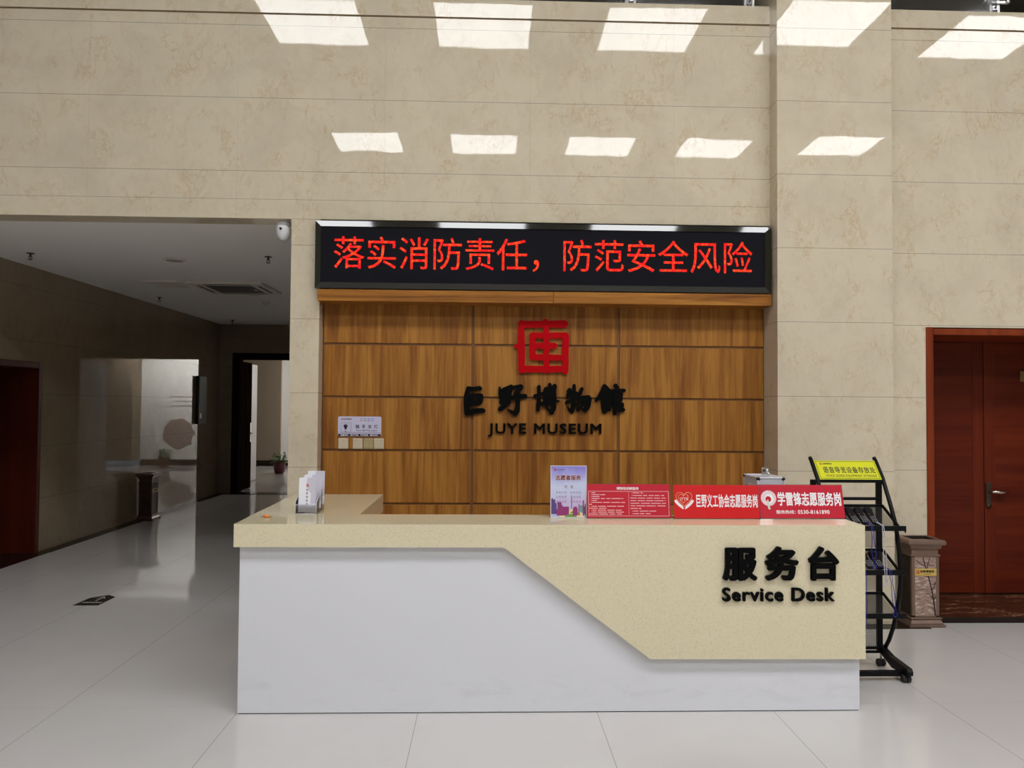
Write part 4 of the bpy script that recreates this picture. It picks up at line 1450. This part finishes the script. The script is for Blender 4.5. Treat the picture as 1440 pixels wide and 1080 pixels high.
# base
bs = MB()
bs.box(XL, XR - .03, 5.128, 5.150, 0.120, 0.136)
bs.box(XL, XR - .03, 5.128, 5.150, 0.095, 0.109)
bs.box(XL - .01, XR, 4.865, 4.90, 0.020 + .012, 0.062)
bs.build('base_rail', 'steel_black', rk)
for x in (XL - .005, XR - .012):
    MB().prism([(5.155, 0.145), (5.155, 0.100), (4.99, 0.045), (4.80, 0.055), (4.795, 0.080), (4.81, 0.098), (5.02, 0.112)], x - .018, x + .018, 'x').build('base_leg', 'steel_black', rk)
for x, y in ((XL - .005, 4.845), (XR - .015, 4.845), (XL - .005, 5.155), (XR - .015, 5.155)):
    c = MB()
    c.lathe([(0.018, -0.028), (0.025, -0.022), (0.025, -0.006), (0.016, -0.003), (0.016, 0.003), (0.025, 0.006), (0.025, 0.022), (0.018, 0.028)], (x, y, 0.0255), 'x', 16)
    cst = c.build('caster', 'rubber', rk)
    zt = 0.055 if y < 5 else 0.104
    MB().tube([(x, y, 0.040), (x, y, zt)], 0.007, 8).build('caster_stem', 'steel_grey', cst)


# handsets
def handset(x, tier, label, cord, slide=0.0):
    zr, zf = SH[tier]
    ang = math.atan2(zr - zf, 0.22)
    y = 5.018 + slide
    zs = zf + (y - 4.91) / 0.22 * (zr - zf) - 0.005
    t = thing('audio_handset', label, 'audio guide handset', (x, y, zs + 0.001), (ang, 0, 0), 'audio guide handsets on the rack')
    b = bmesh.new()
    bmesh.ops.create_grid(b, x_segments=2, y_segments=6, size=0.5)
    b.free()
    # body: lofted outline along its length (y), fat head at the top end
    sec = [(-0.080, .019, .010), (-0.074, .024, .016), (-0.03, .025, .018), (0.02, .0255, .022), (0.045, .027, .034), (0.072, .026, .034), (0.080, .020, .022)]
    vs, fs = [], []
    n_ = 12
    for yy, hw, hh in sec:
        for k_ in range(n_):
            a = 2 * PI * k_ / n_
            ca, sa = math.cos(a), math.sin(a)
            ux = math.copysign(abs(ca) ** 0.5, ca) * hw
            uz = math.copysign(abs(sa) ** 0.5, sa) * hh / 2 + hh / 2
            vs.append((ux, yy, uz))
    for i in range(len(sec) - 1):
        for k_ in range(n_):
            k2 = (k_ + 1) % n_
            fs.append((i * n_ + k_, i * n_ + k2, (i + 1) * n_ + k2, (i + 1) * n_ + k_))
    fs.append(tuple(reversed(range(n_))))
    fs.append(tuple((len(sec) - 1) * n_ + k_ for k_ in range(n_)))
    MB().add(vs, fs, True).build('casing', 'device', t, local=True)
    kp = MB()
    for r in range(4):
        for c in range(3):
            cx_, cy_ = -0.013 + c * 0.013, -0.064 + r * 0.016
            kp.box(cx_ - .0028, cx_ + .0028, cy_ - .0034, cy_ + .0034, .0155, .0192 + .0006 * r, .001, 1)
    kp.build('keypad', 'key_grey', t, local=True)
    MB().box(-.014, -.007, .006, .011, .018, .0228).build('red_button', 'seal_red', t, local=True)
    if cord:
        mat, dx, drop, dy = cord[:4]
        # the cord leaves the lower end, drapes over the shelf lip and hangs as a loop
        inv = Matrix.Rotation(-ang, 4, 'X')
        o0 = Vector((x, y, zs + 0.001))

        def L(p):
            return inv @ (Vector(p) - o0)
        lipz = zf + 0.018
        s_ = MB()
        for sg in (-1, 1):
            pts = [(x + 0.004 * sg, y - 0.078, zs - 0.018), (x + dx * .4 + .003 * sg, 4.915, lipz + 0.006), (x + dx * .5 + .004 * sg, 4.894, lipz), (x + dx * .6 + .008 * sg, 4.890, lipz - 0.05)]
            for k_ in range(1, 9):
                u = k_ / 8
                spread = ((cord[4] if len(cord) > 4 else 0.007) * (1 - abs(2 * u - 1.1))) * sg + .003 * sg
                pts.append((x + dx * (.6 + .4 * u) + spread, 4.890 + dy * u, lipz - 0.05 - (drop - .05) * u))
            if sg == 1:
                end = pts[-1]
            s_.tube([L(p) for p in pts], 0.0024, 6)
        a = (x + dx - .003 + 0, 4.890 + dy, lipz - drop)
        lp = [(x + dx + .012 * math.cos(t_) , 4.890 + dy, lipz - drop - .012 - .014 * math.sin(t_)) for t_ in [PI * k_ / 8 for k_ in range(9)]]
        s_.tube([L((x + dx + .013, 4.890 + dy, lipz - drop + .002))] + [L(p) for p in lp] + [L((x + dx - .013, 4.890 + dy, lipz - drop + .002))], 0.0026, 6)
        s_.build('neck_cord', mat, t, local=True)
    return t


handset(2.352, 0, 'audio handset on the top rack shelf half hidden behind the red sign', None)
handset(2.412, 0, 'second audio handset from the left on the top rack shelf', None)
handset(2.474, 0, 'third audio handset from the left on the top rack shelf', ('cord_blue', 0.026, 0.25, 0.0, 0.012))
handset(2.540, 0, 'rightmost audio handset on the top rack shelf with a pale cord', ('cord_white', 0.036, 0.36, 0.0))
handset(2.440, 1, 'leftmost audio handset visible on the middle rack shelf beside the desk edge', ('cord_blue', 0.0, 0.34, 0.0))
handset(2.502, 1, 'middle audio handset of the three on the middle rack shelf', None)
handset(2.572, 1, 'audio handset at the right of the middle rack shelf under the hanging cords', ('cord_blue', 0.062, 0.27, 0.0))


# ================================================================== STONE LOOK BINS
def bin_(loc, rot, label, dark=False):
    metal = 'bronze_shaded' if dark else 'bronze'  # dark copy: corridor dimness painted into metal and front panel
    t = thing('pedestal_bin', label, 'bin', loc, (0, 0, rot))
    W2, D2 = 0.145, 0.128
    B = MB()
    B.box(-W2, W2, -D2, D2, 0, 0.022, .002, 1)
    B.box(-W2 + .012, W2 - .012, -D2 + .010, D2 - .010, .022, .034, .002, 1)
    v = []
    w0, d0, w1, d1 = W2 - .014, D2 - .012, W2 - .032, D2 - .028
    B.add([(-w0, -d0, .034), (w0, -d0, .034), (w0, d0, .034), (-w0, d0, .034), (-w1, -d1, .062), (w1, -d1, .062), (w1, d1, .062), (-w1, d1, .062)],
          [(3, 2, 1, 0), (4, 5, 6, 7), (0, 1, 5, 4), (1, 2, 6, 5), (2, 3, 7, 6), (3, 0, 4, 7)])
    B.box(-w1 - .014, w1 + .014, -d1 - .012, d1 + .012, .062, .074, .002, 1)
    B.build('base', metal, t, local=True)
    c = MB()
    w, d = 0.111, 0.098
    c.box(-w + .004, w - .004, -d + .004, d - .004, .074, .565)
    for sx in (-1, 1):
        for sy in (-1, 1):
            c.box(min(sx * w, sx * (w - .026)), max(sx * w, sx * (w - .026)), min(sy * d, sy * (d - .024)), max(sy * d, sy * (d - .024)), .074, .565, .002, 1)
    c.box(-w, w, -d, d, .074, .088)
    c.box(-w, w, -d, d, .553, .565)
    c.build('body', metal, t, local=True)
    for nm in ('front', 'side_a', 'side_b'):
        p = MB()
        if nm == 'front':
            p.box(-w + .026, w - .026, -d + .001, -d + .006, .088, .553)
        elif nm == 'side_a':
            p.box(-w + .001, -w + .006, -d + .024, d - .024, .088, .553)
        else:
            p.box(w - .006, w - .001, -d + .024, d - .024, .088, .553)
        pn = p.build('stone_panel', 'stone_panel' if nm == 'front' and not dark else 'stone_dark', t, local=True)
        if nm == 'front':
            tw = MB()
            yy = -d - .0005

            def br(pts):
                tw.stroke([(x, z, r) for x, z, r in pts], yy, -d + .002)
            br([(.078, .09, .006), (.066, .20, .0055), (.048, .30, .005), (.018, .42, .0042), (-.006, .50, .0035), (-.020, .55, .003)])
            br([(.010, .45, .0035), (.020, .50, .003), (.036, .55, .002)])
            br([(-.002, .48, .003), (-.04, .50, .0022), (-.08, .535, .0015)])
            br([(.014, .50, .002), (.05, .485, .0016), (.08, .49, .0012)])
            br([(.05, .29, .003), (.075, .33, .002), (.082, .36, .0012)])
            br([(.060, .22, .003), (.03, .26, .0018), (.01, .265, .0012)])
            br([(.073, .13, .003), (.04, .16, .002), (.02, .165, .001)])
            br([(.064, .21, .003), (.082, .24, .0016)])
            tw.build('bare_branch', 'twig', pn, local=True)
    cap = MB()
    # stepped and rounded cap, hollow in the middle
    prof = [(0.121, .560), (0.121, .570), (0.108, .572), (0.108, .610), (0.124, .622), (0.128, .650), (0.146, .652), (0.152, .664), (0.150, .682), (0.140, .692), (0.098, .694), (0.098, .640)]
    vs, fs = [], []
    for r, z in prof:
        k_ = r - 0.013
        for sx, sy in ((-1, -1), (1, -1), (1, 1), (-1, 1)):
            vs.append((sx * r, sy * (r - .0175), z))
    for i in range(len(prof) - 1):
        for k_ in range(4):
            k2 = (k_ + 1) % 4
            fs.append((i * 4 + k_, i * 4 + k2, (i + 1) * 4 + k2, (i + 1) * 4 + k_))
    cap.add(vs, fs)
    cap.build('cap', metal, t, local=True)
    MB().box(-.099, .099, -.0815, .0815, .634, .640).box(-.0972, .0972, .077, .0797, .640, .6925).box(-.0972, .0972, -.0797, -.077, .640, .6925).box(-.0972, -.094, -.077, .077, .640, .6925).box(.094, .0972, -.077, .077, .640, .6925).build('ash_tray', 'bin_dark', t, local=True)
    pl = MB().box(-w + .024, w - .024, -d - .003, -d + .001, .405, .462, .001, 1).build('name_plate', 'gold_plate', t, local=True)
    yb = -d - .003
    seal(MB(), -.076, -.050, .420, .448, yb, .0008).build('seal_mark', 'seal_red', pl, local=True)
    mm = text_one('巨野博物馆', -.043, .068, .430, .450, yb, .0008, 0.03, 1.05)
    mm.build('plate_lettering', 'ink', pl, local=True)
    q_ = text_one('JUYE MUSEUM', -.018, .042, .416, .422, yb, .0008, 0.01)
    q_.build('plate_subtitle', 'ink', pl, local=True)
    return t


bin_((3.515, 6.165, 0), 0, 'brown stone look pedestal bin beside the red double door')
bin_((-5.03, 11.66, 0.004), PI / 2, 'dim brown pedestal bin against the left corridor wall', True)

# ================================================================== CORRIDOR CEILING FIXTURES
ZC = 3.28
ac = thing('ceiling_cassette', 'square four way air conditioner cassette in the corridor ceiling', 'air conditioner', (-3.33, 10.24, ZC))
q = MB()
q.box(-0.475, 0.475, -0.475, 0.475, -0.03, 0.0, .008, 2)
q.build('fascia', 'ac_white', ac, local=True)
for a, b_, c, d in ((-.30, .30, -.405, -.365), (-.30, .30, .365, .405), (-.405, -.365, -.30, .30), (.365, .405, -.30, .30)):
    mm = MB().box(a, b_, c, d, -.0325, -.0295).build('air_slot', 'ac_dark', ac, local=True)
MB().box(-.30, .30, -.30, .30, -.0335, -.029, .003, 1).build('intake_grille', 'ac_dark', ac, local=True)
MB().box(.235, .262, -.02, .08, -.0345, -.033).build('status_strip', 'white_print', ac, local=True)
ap = thing('access_panel', 'plain square access hatch beside the ceiling cassette', 'hatch', (-4.13, 9.98, ZC))
MB().box(-.215, .215, -.215, .215, -.012, 0, .003, 1).build('hatch_panel', 'ac_white', ap, local=True)
q = MB()
for a, b_, c, d in ((-.225, .225, -.225, -.205), (-.225, .225, .205, .225), (-.225, -.205, -.205, .205), (.205, .225, -.205, .205)):
    q.box(a, b_, c, d, -.015, 0)
q.build('hatch_frame', 'ac_white', ap, local=True)
sp = thing('ceiling_speaker', 'round ceiling speaker nearest the lobby in the corridor', 'speaker', (-3.36, 8.31, ZC))
MB().lathe([(.115, -.0), (.115, -.008), (.10, -.014), (.02, -.016)], (0, 0, 0), 'z', 28).build('speaker_ring', 'ac_white', sp, local=True)
MB().lathe([(.085, -.0145), (.07, -.018), (.01, -.019)], (0, 0, 0), 'z', 24).build('speaker_grille', flat('grey_grille', (0.4, 0.38, 0.36), 0.6), sp, local=True)
sp2 = thing('ceiling_speaker', 'small round disc in the ceiling behind the cassette', 'speaker', (-3.32, 10.97, ZC))
MB().lathe([(.09, -.0), (.09, -.008), (.02, -.012)], (0, 0, 0), 'z', 24).build('speaker_ring', 'ac_white', sp2, local=True)
sm_ = thing('smoke_detector', 'white round smoke detector on the corridor ceiling behind the cassette', 'smoke detector', (-3.34, 11.64, ZC))
MB().lathe([(.055, 0), (.055, -.018), (.045, -.028), (.040, -.045), (.02, -.052)], (0, 0, 0), 'z', 20).build('detector_dome', 'ac_white', sm_, local=True)


def sprinkler(loc, label):
    t = thing('sprinkler', label, 'sprinkler', loc, group='fire sprinklers in the corridor ceiling')
    MB().lathe([(.040, 0), (.040, -.004), (.03, -.008)], (0, 0, 0), 'z', 16).build('escutcheon', 'bronze_handle', t, local=True)
    q = MB()
    q.tube([(0, 0, -.006), (0, 0, -.04)], .011, 8)
    q.tube([(.012, 0, -.035), (.016, 0, -.05), (.004, 0, -.066)], .004, 6)
    q.tube([(-.012, 0, -.035), (-.016, 0, -.05), (-.004, 0, -.066)], .004, 6)
    q.build('nozzle', 'bronze_handle', t, local=True)
    MB().lathe([(.022, -.066), (.022, -.069)], (0, 0, 0), 'z', 12).build('deflector', 'bronze_handle', t, local=True)
    return t


s0 = sprinkler((-4.73, 8.06, ZC), 'sprinkler head nearest the top left corner of the corridor ceiling')
for loc, lb in (((-2.30, 8.08, ZC), 'sprinkler head near the pillar in the corridor ceiling'), ((-4.78, 11.31, ZC), 'sprinkler head beyond the access hatch near the left wall'), ((-4.70, 14.28, ZC), 'farthest sprinkler head by the far corridor wall')):
    copy_thing(s0, loc, lb)
dc = thing('dome_camera', 'white dome camera hanging at the corridor corner by the pillar', 'camera', (-1.70, 6.40, ZL))
q = MB()
q.lathe([(.050, 0), (.055, -.02), (.055, -.045)], (0, 0, 0), 'z', 22)
q.lathe([(.058, -.040), (.060, -.075), (.056, -.105), (.046, -.135), (.028, -.155), (.008, -.163)], (0, 0, 0), 'z', 22)
q.build('camera_housing', 'cam_white', dc, local=True)
MB().lathe([(.010, -.006), (.010, .006)], (-.008, -.060, -.072), 'y', 12).build('camera_lens', 'lens_black', dc, local=True)
MB().tube([(.05, .0, -.06), (.086, .0, -.06)], .010, 8).build('side_arm', 'cam_white', dc, local=True)

# wall cabinet near the corridor's end
wc = thing('wall_cabinet', 'narrow dark cabinet on the far end of the left corridor wall', 'cabinet', (HX, 14.06, 1.37))
MB().box(0, 0.06, -.20, .20, 0, .86, .004, 1).build('cabinet_box', 'panel_dark', wc, local=True)
MB().box(.06, .066, -.17, .17, .36, .83, .002, 1).build('display_window', 'panel_dark', wc, local=True)
MB().box(.06, .064, -.15, -.06, .10, .19).build('paper_label', flat('pale_grey_label', (0.5, 0.5, 0.48), 0.5), wc, local=True)

# floor sticker
fs_ = thing('floor_sticker', 'black house shaped arrow sticker on the pale floor tiles', 'floor sticker', (-3.42, 6.9, 0))
S5 = [(-3.535, 6.752), (-3.319, 6.751), (-3.310, 7.04), (-3.402, 7.115), (-3.520, 7.01)]
MB().prism(S5, 0.0, 0.0012, 'z').build('vinyl', 'sticker', fs_)
q = MB()
q.add([(-3.424, 6.90, .0016), (-3.412, 6.90, .0016), (-3.402, 7.01, .0016), (-3.414, 7.01, .0016)], [(0, 1, 2, 3)])
q.add([(-3.408, 7.055, .0017), (-3.375, 6.985, .0017), (-3.387, 6.985, .0017), (-3.408, 7.025, .0017)], [(0, 1, 2, 3)])
q.add([(-3.408, 7.055, .0017), (-3.408, 7.025, .0017), (-3.442, 6.985, .0017), (-3.454, 6.985, .0017)], [(0, 1, 2, 3)])
for i in range(6):
    a = -3.50 + i * 0.028
    q.box(a, a + .020, 6.835, 6.862, .0012, .0015)
q.build('arrow_print', 'sticker_print', fs_)


# ================================================================== GALLERY EDGE: STEEL POSTS AND GLASS
def post(x, label):
    t = thing('glass_post', label, 'post', (x, 6.38, ZW), group='steel posts of the upper balustrade')
    q = MB()
    for s in (-1, 1):
        q.box(s * .034 - .010, s * .034 + .010, -.02, .02, -0.0, 1.0)
    q.build('twin_flat_bar', 'steel_grey', t, local=True)
    q = MB()
    q.box(-.11, .11, -.034, -.022, .095, .128, .006, 2)
    q.lathe([(.018, 0), (.018, -.012), (.010, -.016)], (-.095, -.034, .111), 'y', 12)
    q.lathe([(.018, 0), (.018, -.012), (.010, -.016)], (.105, -.034, .116), 'y', 12)
    q.build('spider_arm', 'chrome', t, local=True)
    MB().box(-.026, .026, -.03, .0, .040, .088, .008, 2).build('clamp_block', 'chrome', t, local=True)
    MB().lathe([(.010, 0), (.010, -.006)], (0, -.03, .066), 'y', 10).build('bolt', 'bronze_handle', t, local=True)
    return t


post(1.187, 'leftmost visible steel balustrade post on the marble wall top')
post(2.198, 'steel balustrade post on the wall top next to the column')
post(4.328, 'steel balustrade post on the wall top at the far right')
for x0, x1, lb in ((0.17, 1.17, 'left glass pane between the upper balustrade posts left of centre'), (1.205, 2.18, 'glass pane of the upper balustrade left of the column'), (3.33, 4.31, 'glass pane of the upper balustrade right of the column')):
    gp = MB().box(x0, x1, 6.308, 6.318, ZW + 0.0, ZW + 1.0).build('balustrade_glass', 'glass')
    tag(gp, lb, 'glass pane', 'glass panes of the upper balustrade')


# ================================================================== FAR ROOM PLANTS AND WALL GRAPHIC
def plant(loc, label, seed):
    t = thing('potted_plant', label, 'plant', loc, group='green pot plants in the far room')
    MB().lathe([(.10, 0), (.13, .05), (.15, .26), (.16, .30), (.14, .30), (.13, .26), (.02, .25)], (0, 0, 0), 'z', 18).build('pot', 'pot_red', t, local=True)
    r = random.Random(seed)
    f = MB()
    for i in range(70):
        a = r.uniform(0, 2 * PI)
        el = r.uniform(0.1, 1.3)
        L_ = r.uniform(.10, .26)
        base = Vector((math.cos(a) * .05, math.sin(a) * .05, .27))
        d = Vector((math.cos(a) * math.cos(el), math.sin(a) * math.cos(el), math.sin(el)))
        c = base + d * L_
        s_ = Vector((-math.sin(a), math.cos(a), 0)) * r.uniform(.022, .04)
        tip = c + d * r.uniform(.05, .09) - Vector((0, 0, .03))
        back = c - d * .02
        up = Vector((0, 0, .008))
        f.add([back, c + s_ + up, tip, c - s_ + up], [(0, 1, 2), (0, 2, 3)])
        f.tube([base, (base + c) / 2 + Vector((0, 0, .01)), back], .003, 4)
    f.build('foliage', 'leaf', t, local=True)
    return t


plant((-5.16, 19.4, 0), 'green potted plant seen through the far doorway', 1)
plant((-1.75, 20.9, 0), 'green potted plant mirrored in the polished corridor wall', 2)
wg = thing('wall_graphic', 'brown rock picture on the far white wall mirrored in the corridor wall', 'wall graphic', (-1.75, 21.85, 0.5))
pts = [(0.42 * math.cos(2 * PI * k_ / 18) * (1 + .12 * math.sin(3 * k_)), 0.40 + 0.42 * math.sin(2 * PI * k_ / 18) * (1 + .10 * math.cos(2.3 * k_))) for k_ in range(18)]
MB().prism(pts, -.012, 0, 'y').build('rock_shape', 'rock_print', wg, local=True)
q = MB()
for i in range(3):
    q.box(-.45, .25 - .15 * (i % 2), -.006, 0, 1.15 + i * .13, 1.18 + i * .13)
q.build('caption_bars', flat('grey_caption', (0.45, 0.42, 0.40), 0.6), wg, local=True)

bpy.context.view_layer.update()
